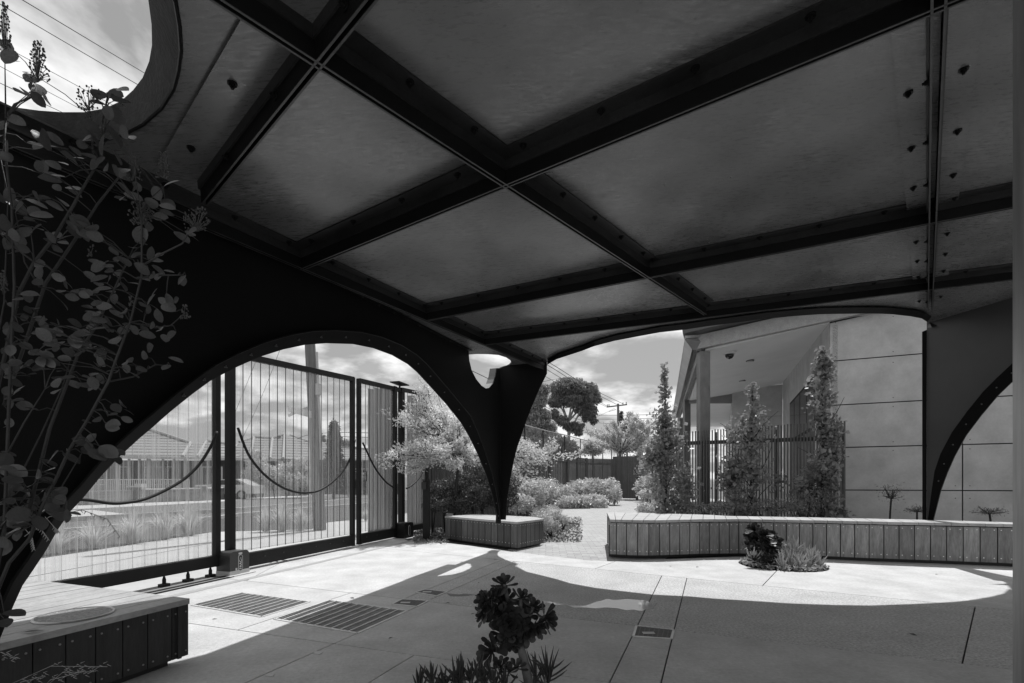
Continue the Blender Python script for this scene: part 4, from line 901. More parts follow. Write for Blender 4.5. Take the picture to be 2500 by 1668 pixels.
def Q(px, py, Y): return at_y(px, py, Y)
h1 = thing('brick_house', 'single storey house with hipped tiled roof at left across the street', 'house', (-27, 39, 0))
def roof(parent, pts, m=roof_m): MB().plate(pts, Vector((0, 0.02, -0.12))).build('roof', m, parent)
roof(h1, [Q(60, 1108, 37), Q(300, 1115, 38), Q(447, 1117, 38.5), Q(466, 1082, 43), Q(361, 1047, 46), Q(200, 1047, 46)])
roof(h1, [Q(447, 1117, 38.5), Q(520, 1118, 39), Q(590, 1119, 40), Q(560, 1086, 44), Q(508, 1078, 45), Q(466, 1082, 43)])
def ridge(parent, a, b): MB().tube([Q(*a) + Vector((0, -.05, .03)), Q(*b) + Vector((0, -.05, .03))], 0.13, 6).build('ridge_cap', lgrey_m if False else mat('ridge_cap', .34, .8, .2, 5), parent)
ridge(h1, (361, 1047, 46), (466, 1082, 43)); ridge(h1, (466, 1082, 43), (447, 1115, 38.5)); ridge(h1, (505, 1079, 45), (483, 1116, 38.8)); ridge(h1, (508, 1078, 45), (560, 1086, 44))
MB().bar(Q(60, 1112, 36.9), Q(447, 1119, 38.3), .14, .22).bar(Q(447, 1119, 38.3), Q(590, 1121, 39.8), .14, .22).build('gutter', lgrey_m, h1)
A, B = Q(60, 1180, 39.2), Q(590, 1180, 41); A.z = B.z = 0
MB().plate([A, B, B + Vector((0, 0, 3.1)), A + Vector((0, 0, 3.0))], Vector((0, .3, 0))).build('wall', house_w, h1)
for px, w in ((262, .1), (285, .1), (315, .14), (340, .14), (363, .28), (398, .12), (425, .12), (452, .16)):
    p = Q(px, 1180, 38.6); MB().box((p.x, p.y, 1.6), w, .12, 3.0).build('porch_post', lgrey_m, h1)
for px, w in ((240, 1.2), (303, 1.2), (382, 1.8), (412, .9), (520, 1.6)):
    p = Q(px, 1180, 39.2); f = MB().box((p.x, p.y - .08, 1.75), w, .1, 1.5).build('window', lgrey_m, h1); MB().box((p.x, p.y - .15, 1.75), w - .16, .06, 1.34).build('pane', glassd, f)
h2 = thing('brick_house', 'single storey house with double peaked tiled roof seen through the middle gate leaf', 'house', (-22, 46, 0))
roof(h2, [Q(548, 1120, 44), Q(642, 1122, 44), Q(665.6, 1071, 50), Q(620.7, 1068, 50), Q(585, 1080, 48)])
roof(h2, [Q(642, 1122, 44), Q(692, 1121, 44.3), Q(695, 1062, 51), Q(665.6, 1071, 50)])
roof(h2, [Q(692, 1121, 44.3), Q(780, 1122, 46), Q(790, 1097, 49), Q(761, 1082, 51), Q(709.6, 1064, 52), Q(695, 1062, 51)])
for a, b in (((620.7, 1068, 50), (612, 1110, 45)), ((620.7, 1068, 50), (665, 1071, 50)), ((620, 1068, 50), (585, 1080, 48)), ((665.6, 1071, 50), (660, 1120, 44.2)), ((665, 1071, 50), (695, 1062, 51)), ((695, 1062, 51), (692, 1120, 44.3)), ((709, 1064, 52), (761, 1082, 51))): ridge(h2, a, b)
MB().bar(Q(548, 1122, 43.8), Q(642, 1123, 43.8), .14, .2).bar(Q(642, 1123, 43.8), Q(780, 1124, 45.8), .14, .22).build('gutter', lgrey_m, h2)
A, B = Q(548, 1180, 45), Q(785, 1180, 47); A.z = B.z = 0
MB().plate([A, B, B + Vector((0, 0, 3.3)), A + Vector((0, 0, 3.2))], Vector((0, .3, 0))).build('wall', house_w, h2)
p = Q(686, 1180, 43.9); MB().box((p.x, p.y, 1.6), .3, .3, 3.1).build('porch_post', lgrey_m, h2)
for px, w in ((590, 2), (665, 1.6), (725, 2)):
    p = Q(px, 1180, 45); f = MB().box((p.x, p.y - .1, 1.8), w, .1, 1.6).build('window', lgrey_m, h2); MB().box((p.x, p.y - .17, 1.8), w - .2, .06, 1.4).build('pane', glassd, f)
p = Q(682, 1064, 50); MB().tube([p, p + Vector((0, 0, -.6))], .12).build('flue', wire_m, h2)
h3 = thing('brick_house', 'partly hidden tiled house right of the dark conifer across the street', 'house', (-18, 52, 0))
roof(h3, [Q(820, 1122, 50), Q(980, 1124, 50), Q(940, 1100, 55), Q(833, 1093, 55)]); ridge(h3, (833, 1093, 55), (940, 1100, 55))
roof(h3, [Q(786, 1105, 55), Q(800, 1105, 55), Q(798, 1080, 58), Q(787, 1080, 58)])
A, B = Q(780, 1180, 51), Q(985, 1180, 51); A.z = B.z = 0
MB().plate([A, B, B + Vector((0, 0, 3.5)), A + Vector((0, 0, 3.5))], Vector((0, .3, 0))).build('wall', house_w, h3)
for px in (850, 905, 950): p = Q(px, 1180, 51); f = MB().box((p.x, p.y - .1, 1.9), 2, .1, 1.6).build('window', lgrey_m, h3); MB().box((p.x, p.y - .17, 1.9), 1.8, .06, 1.4).build('pane', glassd, f)
# parked car half hidden behind the brick wall
car = thing('parked_car', 'silver hatchback parked behind the low brick wall', 'car', Q(545, 1180, 34.5) * 1)
cp = Q(480, 1180, 34.5); cp.z = 0; L = 4.1
prof = [(0, .35), (0, .75), (.25, .92), (.95, 1.02), (1.55, 1.42), (2.9, 1.46), (3.7, 1.05), (4.05, .95), (4.1, .4)]
MB().plate([cp + Vector((u, 0, v)) for u, v in prof], Vector((0, 1.7, 0))).build('body', mat('car_paint', .55, .25, .02, 2, coat=.6), car)
MB().plate([cp + Vector((u, -.01, v)) for u, v in [(1.15, 1.03), (1.65, 1.36), (2.2, 1.39), (2.2, 1.04)]], Vector((0, .02, 0))).build('side_window', glassd, car)
MB().plate([cp + Vector((u, -.01, v)) for u, v in [(2.3, 1.04), (2.3, 1.39), (2.85, 1.39), (3.4, 1.05)]], Vector((0, .02, 0))).build('side_window', glassd, car)
for u in (.8, 3.2):
    c = cp + Vector((u, 0, .33)); w = MB().tube([c + Vector((0, -.05, 0)), c + Vector((0, .18, 0))], .33, 20).build('wheel', black_m, car); MB().tube([c + Vector((0, -.07, 0)), c + Vector((0, .0, 0))], .2, 14).build('rim', galv, w)
MB().box(cp + Vector((.1, .25, .72)), .12, .35, .14).build('headlight', white_m, car)

# street pole with the name blades
pb0, pt0 = at_y(781, 1294, 11.9), at_y(757, 842, 11.9); pb0.z = 0; d = (pt0 - pb0); ptop = pb0 + d * 1.9
pole = thing('utility_pole', 'leaning timber street pole behind the middle gate leaf', 'pole', pb0)
MB().tube([pb0, pb0.lerp(ptop, .3), pb0.lerp(ptop, .6), ptop], [.150, .135, .12, .10], 14).build('shaft', pole_w, pole, smooth=True)
MB().tube([at_y(774, 860, 11.75), at_y(778, 960, 11.75), at_y(783, 1100, 11.75), at_y(786, 1122, 11.75)], .025, 6).build('conduit', lgrey_m, pole)
MB().box(at_y(777, 951, 11.72), .12, .1, .27).build('junction_box', lgrey_m, pole); MB().box(at_y(785, 1112, 11.72), .07, .06, .22).build('junction_box', lgrey_m, pole)
def blade(pts, label, body, Y0, Y1, m_, tm, size, off=0):
    a, b, c, d_ = at_y(*pts[0], Y0), at_y(*pts[1], Y1), at_y(*pts[2], Y1), at_y(*pts[3], Y0)
    c = Vector((b.x, b.y, c.z)); d_ = Vector((a.x, a.y, d_.z))
    r = thing('street_sign', label, 'sign', b, 'street name blades on the pole'); MB().plate([a, b, c, d_], Vector((0.02, .02, 0))).build('plate', m_, r)
    x = (b - a).normalized(); mid = (a + b + c + d_) / 4 + Vector((0, -.008, 0))
    if body: font_text(body, size, r, 'lettering', tm, mid, frame_rot(x, (0, 0, 1)), xs=.78)
    return r
blade([(703, 991), (757.5, 1004), (757.5, 1020), (703, 1005)], 'upper street name blade reading THEODORE ST on the leaning pole', 'THEODORE ST', 10.9, 11.75, mat('sign_plate', .85, .4, .03, 3), mat('sign_letters', .03, .5, 0, 1), .17)
blade([(703.5, 1009.5), (757, 1001), (757, 990), (703.5, 1018)], 'lower crossing street name blade just under the other', 'JEN', 11.0, 11.9, MATS['sign_plate'], MATS['sign_letters'], .10)
sg = thing('speed_sign', 'speed sign with 40 in a ring on a thin post beside the pole', 'sign', at_z(755, 1255)); Y = 18.0
c = at_y(753.7, 1131, Y); MB().box(c, .27, .02, .42).build('plate', MATS['sign_plate'], sg)
MB().tube([c + Vector((.105 * math.cos(t), -.012, .105 * math.sin(t))) for t in np.linspace(0, 2 * math.pi, 25)], .013, 5).build('ring', mat('sign_ring', .16, .5, 0, 1), sg)
font_text('40', .15, sg, 'lettering', MATS['sign_letters'], c + Vector((0, -.012, 0)), frame_rot((1, 0, 0), (0, 0, 1)), xs=.8)
c2 = at_y(752.7, 1157, Y); MB().tube([c2 + Vector((.12 * math.cos(t), -.01, .12 * math.sin(t))) for t in np.linspace(0.9, 2 * math.pi - .2, 25)], .02, 5).build('lower_ring', MATS['sign_ring'], sg)
pz = at_y(756, 1180, Y); MB().tube([Vector((pz.x, Y + .04, 0)), Vector((pz.x, Y + .04, 2.0))], .025, 6).build('post', galv, sg)
# grey slab standing outside the gate
gx = [at_z(898, 1304), at_z(956, 1298)]; mon = thing('clad_pylon', 'tall pale grey clad pylon standing behind the narrow gate leaf', 'pylon', gx[0]); zt = 3.3
dx_ = (gx[1] - gx[0]); 
for i in range(4):
    A, B = gx[0] + dx_ * (i / 4), gx[0] + dx_ * ((i + .97) / 4); A.z = B.z = 0; MB().plate([A, B, B + Vector((0, 0, zt + .05 * i)), A + Vector((0, 0, zt + .05 * i))], Vector((-.1, .35, 0))).build('board', mat('pylon_board', .22, .7, .12, 2, .05, 20, stretch=(5, 5, .4), rnd=.08), mon)
g1 = at_z(1012, 1286); mon2 = MB().box((g1.x, g1.y + .3, 1.75), .45, .3, 3.5).build('clad_post', MATS['pylon_board']); tag(mon2, 'grey clad post partly behind the pale tree and side panel', 'post')

tag(MB().prism([(3.9, 12.45), (7.15, 11.3), (9.4, 16.5), (11.5, 19.5), (13, 40), (3.9, 40)], -0.03, -0.012).build('veranda_floor', footp), kind='structure')
# ================================================================== BUILDING ON THE RIGHT
bd = thing('school_building', 'modern building with pale cement panels, deep soffit and steel veranda at right', 'building', (8, 12, 0))
wd = Vector((-0.919, 0.394, 0)); wp = Vector((0.394, 0.919, 0)); K0 = Vector((7.35, 11.19, 0))        # wall direction, receding direction, outer corner
def wtop(t): return 4.85 + 0.13 * t                                   # t = metres to the right of the corner
zs = [-0.05, 0.995, 1.97, 2.95, 3.97]; 
xj = [0, 3.05, 6.1, 9.2]                                               # vertical joints
# locate the joint seen at px 2350
r_ = (2350 - CX) / F; tj = (r_ * K0.y - K0.x) / (-wd.x + r_ * wd.y) ; xj = [0, tj, tj + 3.0, tj + 6.0, tj + 9.0]
g = .012
for i in range(len(xj) - 1):
    for k in range(5):
        z0 = zs[k]; z1 = zs[k + 1] if k < 4 else None
        A, B = K0 - wd * (xj[i] + g), K0 - wd * (xj[i + 1] - g)
        za, zb_ = (z1 - g, z1 - g) if z1 else (wtop(xj[i]), wtop(xj[i + 1]))
        MB().plate([A + Vector((0, 0, z0 + g)), B + Vector((0, 0, z0 + g)), B + Vector((0, 0, zb_)), A + Vector((0, 0, za))], wp * 0.02).build('wall_panel', panelc, bd)
dots = MB()
for i in range(3):
    for k in range(5):
        for fx in (.12, xj[1] / 2 if i == 0 else 1.5, xj[1] - .12 if i == 0 else 2.9):
            for fz in (.10, .88):
                p = K0 - wd * (xj[i] + fx) - wp * 0.001 + Vector((0, 0, zs[k] + fz)); dots.tube([p, p - wp * 0.003], 0.012, 6)
o = dots.build('panel_fixings', mat('fixing', .12, .6, .1), bd); o['kind'] = 'stuff'
MB().box(K0 - wd * 6 + wp * 0.14 + Vector((0, 0, 2.45)), 11.9, .2, 5.0, wd, wp).build('backing_wall', joint_m, bd)
# receding side wall with window
def side(t, z, off=0): return K0 + wp * t + wd * off + Vector((0, 0, z))
stop = lambda t: 4.85 + (5.18 - 4.85) * t / 8.9
segs = [0.03, 1.85, 3.1, 4.4, 5.6, 6.87, 8.9]
for a, b in zip(segs, segs[1:]):
    if a >= 1.85 and b <= 6.87:
        MB().plate([side(a + .01, 4.05), side(b - .01, 4.05), side(b - .01, stop(b)), side(a + .01, stop(a))], -wd * .02).build('wall_panel', panelc, bd)
        MB().plate([side(a + .01, 0), side(b - .01, 0), side(b - .01, .35), side(a + .01, .35)], -wd * .02).build('wall_panel', panelc, bd)
    else:
        MB().plate([side(a + .01, 0), side(b - .01, 0), side(b - .01, stop(b)), side(a + .01, stop(a))], -wd * .02).build('wall_panel', panelc, bd)
MB().plate([side(0, 0, -.06), side(8.9, 0, -.06), side(8.9, 5.1, -.06), side(0, 4.8, -.06)], -wd * .1).build('backing_wall', joint_m, bd)
wf = MB().plate([side(1.85, .35, .0), side(6.87, .35, .0), side(6.87, 4.05, .0), side(1.85, 4.05, .0)], -wd * .03).build('window', gate_m, bd)
for a, b in ((1.95, 3.05), (3.15, 4.35), (4.45, 5.6), (5.7, 6.8)):
    for z0, z1 in ((.45, 2.6), (2.7, 3.97)): MB().plate([side(a, z0, .01), side(b, z0, .01), side(b, z1, .01), side(a, z1, .01)], -wd * .008).build('pane', glassd, wf)
# inner facing wall
I0 = side(8.9, 0); IL = 5.6
for i in range(4):
    for k, (z0, z1) in enumerate(((0, 1.3), (1.31, 2.9), (2.91, 3.85), (3.86, 5.1))):
        A, B = I0 + wd * (i * IL / 3 + .01), I0 + wd * ((i + 1) * IL / 3 - .01)
        if i >= 1 and False: continue
        if i < 1: MB().plate([A + Vector((0, 0, z0)), B + Vector((0, 0, z0)), B + Vector((0, 0, z1)), A + Vector((0, 0, z1))], wp * .02).build('wall_panel', panelc, bd)
MB().box(I0 + wd * .93 + wp * .2 + Vector((0, 0, 2.5)), 1.8, .3, 5, wd, wp).build('backing_wall', joint_m, bd)
# second receding wall beyond
J0 = I0 + wd * 1.87
for i in range(4):
    A, B = J0 + wp * (i * 3 + .01), J0 + wp * (i * 3 + 2.99)
    MB().plate([A, B, B + Vector((0, 0, 4.5)), A + Vector((0, 0, 4.5))], -wd * .05).build('wall_panel', panelc, bd)
# soffit
Pa = at_y(1722, 857, 12.22); Pb = at_y(2024, 789, 11.19); Pc = at_y(1911, 935, 19.3); Pd = at_y(1683, 978, 20.6); Pe = at_y(1804, 958, 20.1)
MB().plate([Pa, Pb, Pc, Pe, Pd], Vector((0, 0, .05))).build('soffit', soffit_m, bd)
Pf = at_y(1686, 1000, 26); Pg = at_y(1803, 970, 20.3); Ph = at_y(1800, 1030, 30); Pi = at_y(1672, 1030, 30)
Pd2 = Pd + Vector((0, .1, -.25)); MB().plate([at_y(1683, 984, 20.8), at_y(1803, 984, 20.3), at_y(1803, 1042, 33), at_y(1666, 1042, 33)], Vector((0, 0, .05))).build('soffit', soffit_m, bd)
MB().plate([at_y(1683, 979, 20.7), at_y(1804, 959, 20.2), at_y(1804, 985, 20.2), at_y(1683, 985, 20.7)], Vector((0, .05, 0))).build('soffit_step', mat('soffit_step', .3, .7, .05), bd)
# front beam, posts, roof edge
ba, bb = at_y(1727, 851, 12.2), K0 - wd * 12 + Vector((0, 0, 4.85 + .13 * 12))
B1_ = K0 + Vector((0, 0, 4.92)) - wp * .12
A1_ = Vector((at_y(1727, 845, 12.2).x, 12.1, at_y(1727, 840, 12.2).z))
def beam2(a, b, w, h, name, m_, par): MB().bar(a, b, w, h).build(name, m_, par)
beam2(A1_ + wd * .35 + Vector((0, 0, .02)), B1_ - wd * 11 + Vector((0, 0, 1.45)), .14, .34, 'roof_beam', mat('roof_beam_steel', .34, .5, .12, 8, .05, 60, fine=.15, fscale=40), bd)
rz = Vector((0, 0, .24)); MB().bar(A1_ + wd * .6 + rz - wp * .15, B1_ - wd * 11 + Vector((0, 0, 1.45)) + rz - wp * .15, .5, .10).build('roof_edge', gate_m if False else mat('roof_edge', .10, .5, .1, 3), bd)
fpost = Vector((4.83, 12.22, 0))
for px, Y, y0 in ((1717, 12.22, 861), (1676.5, 21.0, 978), (1663.5, 26.5, 1021), (1655, 31, 1045)):
    p = at_y(px, y0, Y); MB().box((p.x, p.y, p.z / 2), .25, .25, p.z).build('post', weath, bd)
# left fascia (folded zinc) and eave beam
f0 = [at_y(1672, 827, 11.9), at_y(1700, 826, 12.1), at_y(1712, 860, 12.2), at_y(1690, 852, 12.1)]
f1 = [at_y(1640, 1020, 34), at_y(1655, 1018, 34.2), at_y(1658, 1024, 34.3), at_y(1648, 1026, 34.2)]
zinc = mat('zinc_fascia', .50, .35, .15, 2, .03, 10, metal=.3)
MB().plate([f0[0], f0[3], f1[3], f1[0]], Vector((.01, 0, .02))).build('fascia', zinc, bd)
MB().plate([f0[3], f0[1] + Vector((0, 0, -.05)), f1[1], f1[3]], Vector((.0, 0, .02))).build('fascia_return', mat('fascia_return', .16, .5, .1, 3), bd)
MB().plate([f0[0], f0[1], at_y(1727, 838, 12.2), at_y(1712, 858, 12.2), f0[3]], Vector((0, .03, 0))).build('fascia_end', mat('fascia_end', .20, .5, .1, 3), bd)
MB().bar(at_y(1708, 868, 12.3), at_y(1656, 1024, 33), .12, .28).build('eave_beam', weath, bd)
MB().plate([at_y(1672, 826, 11.9), at_y(1727, 822, 12.2), K0 - wd * 11 + Vector((0, 0, 6.7)), K0 - wd * 11 + wp * 20 + Vector((0, 0, 7.2)), at_y(1645, 1012, 34)], Vector((0, 0, .06))).build('roof', galv, bd)
# downlights and camera dome: fitted into the soffit
def on_soffit(px, py): n = (Pb - Pa).cross(Pc - Pa).normalized(); return on_plane(px, py, Pa, n)
for px, py, lab in ((1831, 880, 'nearest'), (1812, 929, 'further')):
    c = on_soffit(px, py); dl = MB().tube([c + Vector((0, 0, -.002)), c + Vector((0, 0, -.025))], .11, 20).build('downlight', gate_m, bd); MB().tube([c + Vector((0, 0, -.025)), c + Vector((0, 0, -.03))], .085, 20).build('lens', lgrey_m, dl)
c = on_soffit(1781, 861); cam_ = thing('camera_dome', 'white security camera dome under the soffit', 'security camera', c)
MB().tube([c, c + Vector((0, 0, -.05))], [.16, .15], 20).build('base', white_m, cam_); MB().tube([c + Vector((0, 0, -.05)), c + Vector((0, 0, -.10)), c + Vector((0, 0, -.15)), c + Vector((0, 0, -.17))], [.11, .105, .07, .02], 16).build('dome', glassd, cam_, smooth=True)

# slatted screen fence in front of the veranda
sf = thing('slat_fence', 'tall open fence of thin dark vertical slats in front of the veranda', 'fence', (5, 11.3, 0))
F0, F1 = at_y(1613, 1180, 12.3), at_y(2062, 1180, 10.6); F0.z = F1.z = 0
fd_ = (F1 - F0); FL = fd_.length; fd_.normalize(); fnn = Vector((-fd_.y, fd_.x, 0)); ftop = lambda t: 2.42 + .10 * t
sl_me = None; ns = 62
for i in range(ns):
    t = i / (ns - 1); p = F0 + fd_ * FL * t; mb = MB().box(p + Vector((0, 0, ftop(t) / 2 + .03)), .028, .04, ftop(t) - .06 + random.uniform(-.02, .02), fd_, fnn); mb.build('slat', slat_w, sf)
for z in (.55, 2.15): MB().bar(F0 + fnn * .06 + Vector((0, 0, z)), F1 + fnn * .06 + Vector((0, 0, z)), .05, .09).build('rail', slat_w, sf)
for t in (0.0, .33, .66, 1.0): p = F0 + fd_ * FL * t + fnn * .12; MB().box(p + Vector((0, 0, 1.2)), .06, .06, 2.4, fd_, fnn).build('post', slat_w, sf)
MB().box(F0 + Vector((-.08, 0, 1.18)), .14, .09, 2.36, fd_, fnn).build('end_board', fence_w, sf)
# white outdoor chairs behind the fence
for k, (px, Y) in enumerate(((1800, 14.0), (1862, 14.4), (1905, 13.6))):
    p = at_y(px, 1180, Y); p.z = 0; ch = thing('outdoor_chair', 'white tube chair behind the slat fence, ' + ('left', 'middle', 'right')[k] + ' of three', 'chair', p, 'white tube chairs behind the slat fence')
    for sx in (-1, 1):
        MB().tube([p + Vector((.24 * sx, -.2, 0)), p + Vector((.24 * sx, -.16, .62)), p + Vector((.24 * sx, .1, .66)), p + Vector((.22 * sx, .22, .95))], .018, 6).build('frame', white_m, ch)
        MB().tube([p + Vector((.24 * sx, .3, 0)), p + Vector((.24 * sx, .1, .66))], .018, 6).build('leg', white_m, ch)
    MB().box(p + Vector((0, 0, .44)), .44, .42, .03).build('seat', white_m, ch); MB().box(p + Vector((0, .22, .8)), .44, .03, .22).build('backrest', white_m, ch)

# ================================================================== BACKGROUND FENCES, POLES, WIRES
pf = thing('paling_fence', 'tall dark timber paling fence with posts behind the shrubs', 'fence', at_z(1400, 1220))
Pp, Pq = at_y(1225, 1180, 21), at_y(1430, 1180, 33); Pp.z = Pq.z = 0; d = (Pq - Pp); L = d.length; d.normalize(); n = Vector((-d.y, d.x, 0))
npal = 88
for i in range(npal):
    a = Pp + d * (L * i / npal); zt = lambda p: H + (HY - interp(CX + F * p.x / p.y, [(1225, 1094), (1298, 1104), (1430, 1119)])) / F * p.y
    MB().box(a + d * (L / npal / 2) + n * (.02 if i % 2 else 0) + Vector((0, 0, zt(a) / 2)), L / npal - .008, .02, zt(a) + random.uniform(-.03, .01), d, n).build('paling', fence_w, pf)
for z in (.6, 2.3): MB().bar(Pp - n * .05 + Vector((0, 0, z)), Pq - n * .05 + Vector((0, 0, z + .3)), .05, .12).build('rail', fence_w, pf)
for px in (1255, 1298, 1339.5, 1383, 1407, 1429):
    r_ = (px - CX) / F; t = (r_ * Pp.y - Pp.x) / (d.x - r_ * d.y); p = Pp + d * t - n * .08; MB().box(p + Vector((0, 0, zt(p) / 2)), .14, .14, zt(p) + .04, d, n).build('post', fence_w, pf)
sg_ = thing('slat_gate', 'slatted timber gate standing half open at the end of the brick path', 'gate', at_z(1530, 1219))
Gp, Gq, Gr = at_y(1432, 1180, 33.5), at_y(1499, 1180, 34), at_y(1555.5, 1180, 33); 
for a, b, ns_, y0, fr_m in ((Gp, Gq, 24, 1120, 'slat'), (Gq, Gr, 26, 1115, 'slat')):
    a = Vector((a.x, a.y, 0)); b = Vector((b.x, b.y, 0)); d = (b - a); L = d.length; d.normalize(); n = Vector((-d.y, d.x, 0)); zt2 = H + (HY - y0) / F * a.y
    for i in range(ns_): MB().box(a + d * (L * (i + .5) / ns_) + Vector((0, 0, zt2 / 2 + .05)), L / ns_ * .74, .04, zt2 - .1, d, n).build('slat', slat_w, sg_)
    for z in (1.15, zt2 - .35): MB().bar(a + Vector((0, 0, z)) + n * .05, b + Vector((0, 0, z)) + n * .05, .05, .12).build('rail', slat_w, sg_)
    for p in (a, b): MB().box(p + Vector((0, 0, zt2 / 2)), .14, .14, zt2, d, n).build('post', slat_w, sg_)
# slat fence behind the pale tree
s2 = thing('slat_fence', 'dark vertical slat fence behind the pale tree and corner column', 'fence', at_y(1170, 1180, 13.5) * 1)
a, b = at_y(1046, 1180, 11.9), at_y(1300, 1180, 16.2); a.z = b.z = 0; d = (b - a); L = d.length; d.normalize(); n = Vector((-d.y, d.x, 0))
for i in range(56): MB().box(a + d * (L * (i + .5) / 56) + Vector((0, 0, .98)), .05, .04, 1.90, d, n).build('slat', slat_w, s2)
for z in (.5, 1.65): MB().bar(a + n * .05 + Vector((0, 0, z)), b + n * .05 + Vector((0, 0, z)), .05, .1).build('rail', slat_w, s2)
for t in (0, .35, .7, 1.0): MB().box(a + d * L * t + n * .1 + Vector((0, 0, 1.0)), .12, .12, 2.0, d, n).build('post', slat_w, s2)
# chain link fence
cf = thing('chain_link_fence', 'tall chain link court fence with thin dark posts above the timber fence', 'fence', at_y(1400, 1180, 38))
cpx = [(1225, 1024), (1281, 1037.8), (1325.8, 1050), (1378.6, 1062), (1417, 1072), (1446, 1079), (1471.6, 1086), (1493, 1091.7), (1520, 1098)]
cY = lambda px: 36 + (px - 1225) * .06; tops = [at_y(x, y, cY(x)) for x, y in cpx]
for t in tops: MB().tube([Vector((t.x, t.y, 0)), t], .05, 6).build('post', gate_m, cf)
MB().tube(tops, .045, 6).build('top_rail', galv, cf)
mesh = MB()
for a, b in zip(tops, tops[1:]):
    L = (Vector((b.x, b.y, 0)) - Vector((a.x, a.y, 0))).length; k = int(L / .22)
    for i in range(k):
        for s in (-1, 1):
            p = a.lerp(b, i / k); q = a.lerp(b, min(1, max(0, (i + s * 5) / k))); mesh.tube([Vector((p.x, p.y, p.z)), Vector((q.x, q.y, p.z - 2.6))], .006, 3, False)
o = mesh.build('wire_mesh', galv, cf, fix=False); o['kind'] = 'stuff'
# power pole at the back
ptb = at_y(1509, 986, 70); pp_ = thing('power_pole', 'distant timber power pole with one crossarm and insulators', 'power pole', (ptb.x, ptb.y, 0))
MB().tube([Vector((ptb.x, ptb.y, 0)), ptb], [.2, .15], 10).build('pole', pole_w, pp_); xa, xb = at_y(1481, 994, 70.5), at_y(1531, 988, 69.5)
MB().bar(xa, xb, .13, .16).build('crossarm', pole_w, pp_)
for t in (.04, .12, .8, .96): p = xa.lerp(xb, t); MB().tube([p, p + Vector((0, 0, .35))], [.06, .09], 6).build('insulator', lgrey_m, pp_)
MB().tube([at_y(1504, 1000, 70), at_y(1487, 1005, 70)], .03).build('brace', wire_m, pp_)
def wire(pts, label, r=.012, grp='overhead wires'):
    P3 = [at_y(*p) for p in pts]; sm = []
    for i in range(len(P3) - 1):
        p0, p1, p2, p3 = P3[max(i - 1, 0)], P3[i], P3[i + 1], P3[min(i + 2, len(P3) - 1)]
        for k in range(6): t = k / 6; sm.append(0.5 * ((2 * p1) + (p2 - p0) * t + (2 * p0 - 5 * p1 + 4 * p2 - p3) * t * t + (3 * p1 - p0 - 3 * p2 + p3) * t ** 3))
    sm.append(P3[-1]); o = MB().tube(sm, r, 5).build('overhead_wire', wire_m, smooth=True); tag(o, label, 'wire', grp); return o
wire([(-30, -50, 9.6), (55, 0, 10), (352, 178, 13)], 'highest wire crossing the round skylight', .010)
wire([(-30, -8, 9.6), (0, 10, 10), (335, 206, 13)], 'second wire from the top across the round skylight', .010)
wire([(-30, 96, 10), (17, 117, 10.3), (230, 232, 12.5), (300, 270, 13)], 'third wire down across the round skylight', .007)
wire([(-30, 144, 10), (0, 162, 10.3), (200, 268, 12.5)], 'fourth wire down across the round skylight', .007)
wire([(-30, 186, 10), (0, 203, 10.3), (155, 276, 12)], 'lowest wire crossing the round skylight', .009)
zc = lambda pts, Ys: [(1250 + x / 4.3556, 900 + y / 4.3556, Y) for (x, y), Y in zip(pts, Ys)]
wire(zc([(300, -120), (500, 0), (830, 205), (1180, 375)], [38, 44, 56, 70]), 'upper wire running to the distant pole', .03)
wire(zc([(240, -110), (440, 0), (770, 205), (1120, 385)], [38, 44, 56, 70]), 'second wire running to the distant pole', .03)
wire(zc([(300, -40), (370, 10), (700, 210), (1010, 400)], [40, 44, 56, 70]), 'third wire running to the distant pole', .025)
wire(zc([(250, 20), (340, 75), (560, 195), (1000, 405)], [40, 44, 56, 70]), 'fourth wire running to the distant pole', .025)
wire(zc([(100, 280), (230, 355), (640, 520), (860, 570), (1110, 590)], [40, 44, 56, 62, 70]), 'drooping service wire across the gum trees', .025)
wire(zc([(900, 495), (1110, 497), (1400, 492), (1700, 485), (2200, 470)], [72, 72, 72, 72, 72]), 'upper level wire behind the distant pole', .035)
wire(zc([(900, 537), (1110, 538), (1400, 532), (1700, 522), (2200, 500)], [72, 72, 72, 72, 72]), 'lower level wire behind the distant pole', .035)
wire(zc([(330, 140), (480, 110), (640, 105)], [48, 52, 56]), 'short rising wire left of the big gum crown', .025)
wire(zc([(640, 590), (860, 530), (1090, 425)], [58, 64, 70]), 'slack wire rising to the distant crossarm', .02)
wire([(1140, 900, 24), (1170, 914, 26), (1215, 936, 29)], 'dark wire seen through the notch in the column', .02)
wire([(573, 1010, 14), (628, 874, 13), (650, 820, 12.6)], 'thin stay wire rising behind the middle gate leaf', .005)
wire([(590, 1075, 15), (640, 966, 14), (683, 855, 13)], 'second thin stay wire behind the middle gate leaf', .005)
wire(zc([(0, 0), (0, 0)], [1, 1]) if False else [(724, 1072, 50), (765, 1060, 50), (860, 1056, 50), (1000, 1062, 50)], 'distant street wire right of the leaning pole', .03)
wire([(740, 1080, 50), (800, 1066, 50), (860, 1067, 50), (1000, 1072, 50)], 'lower distant street wire right of the leaning pole', .03)

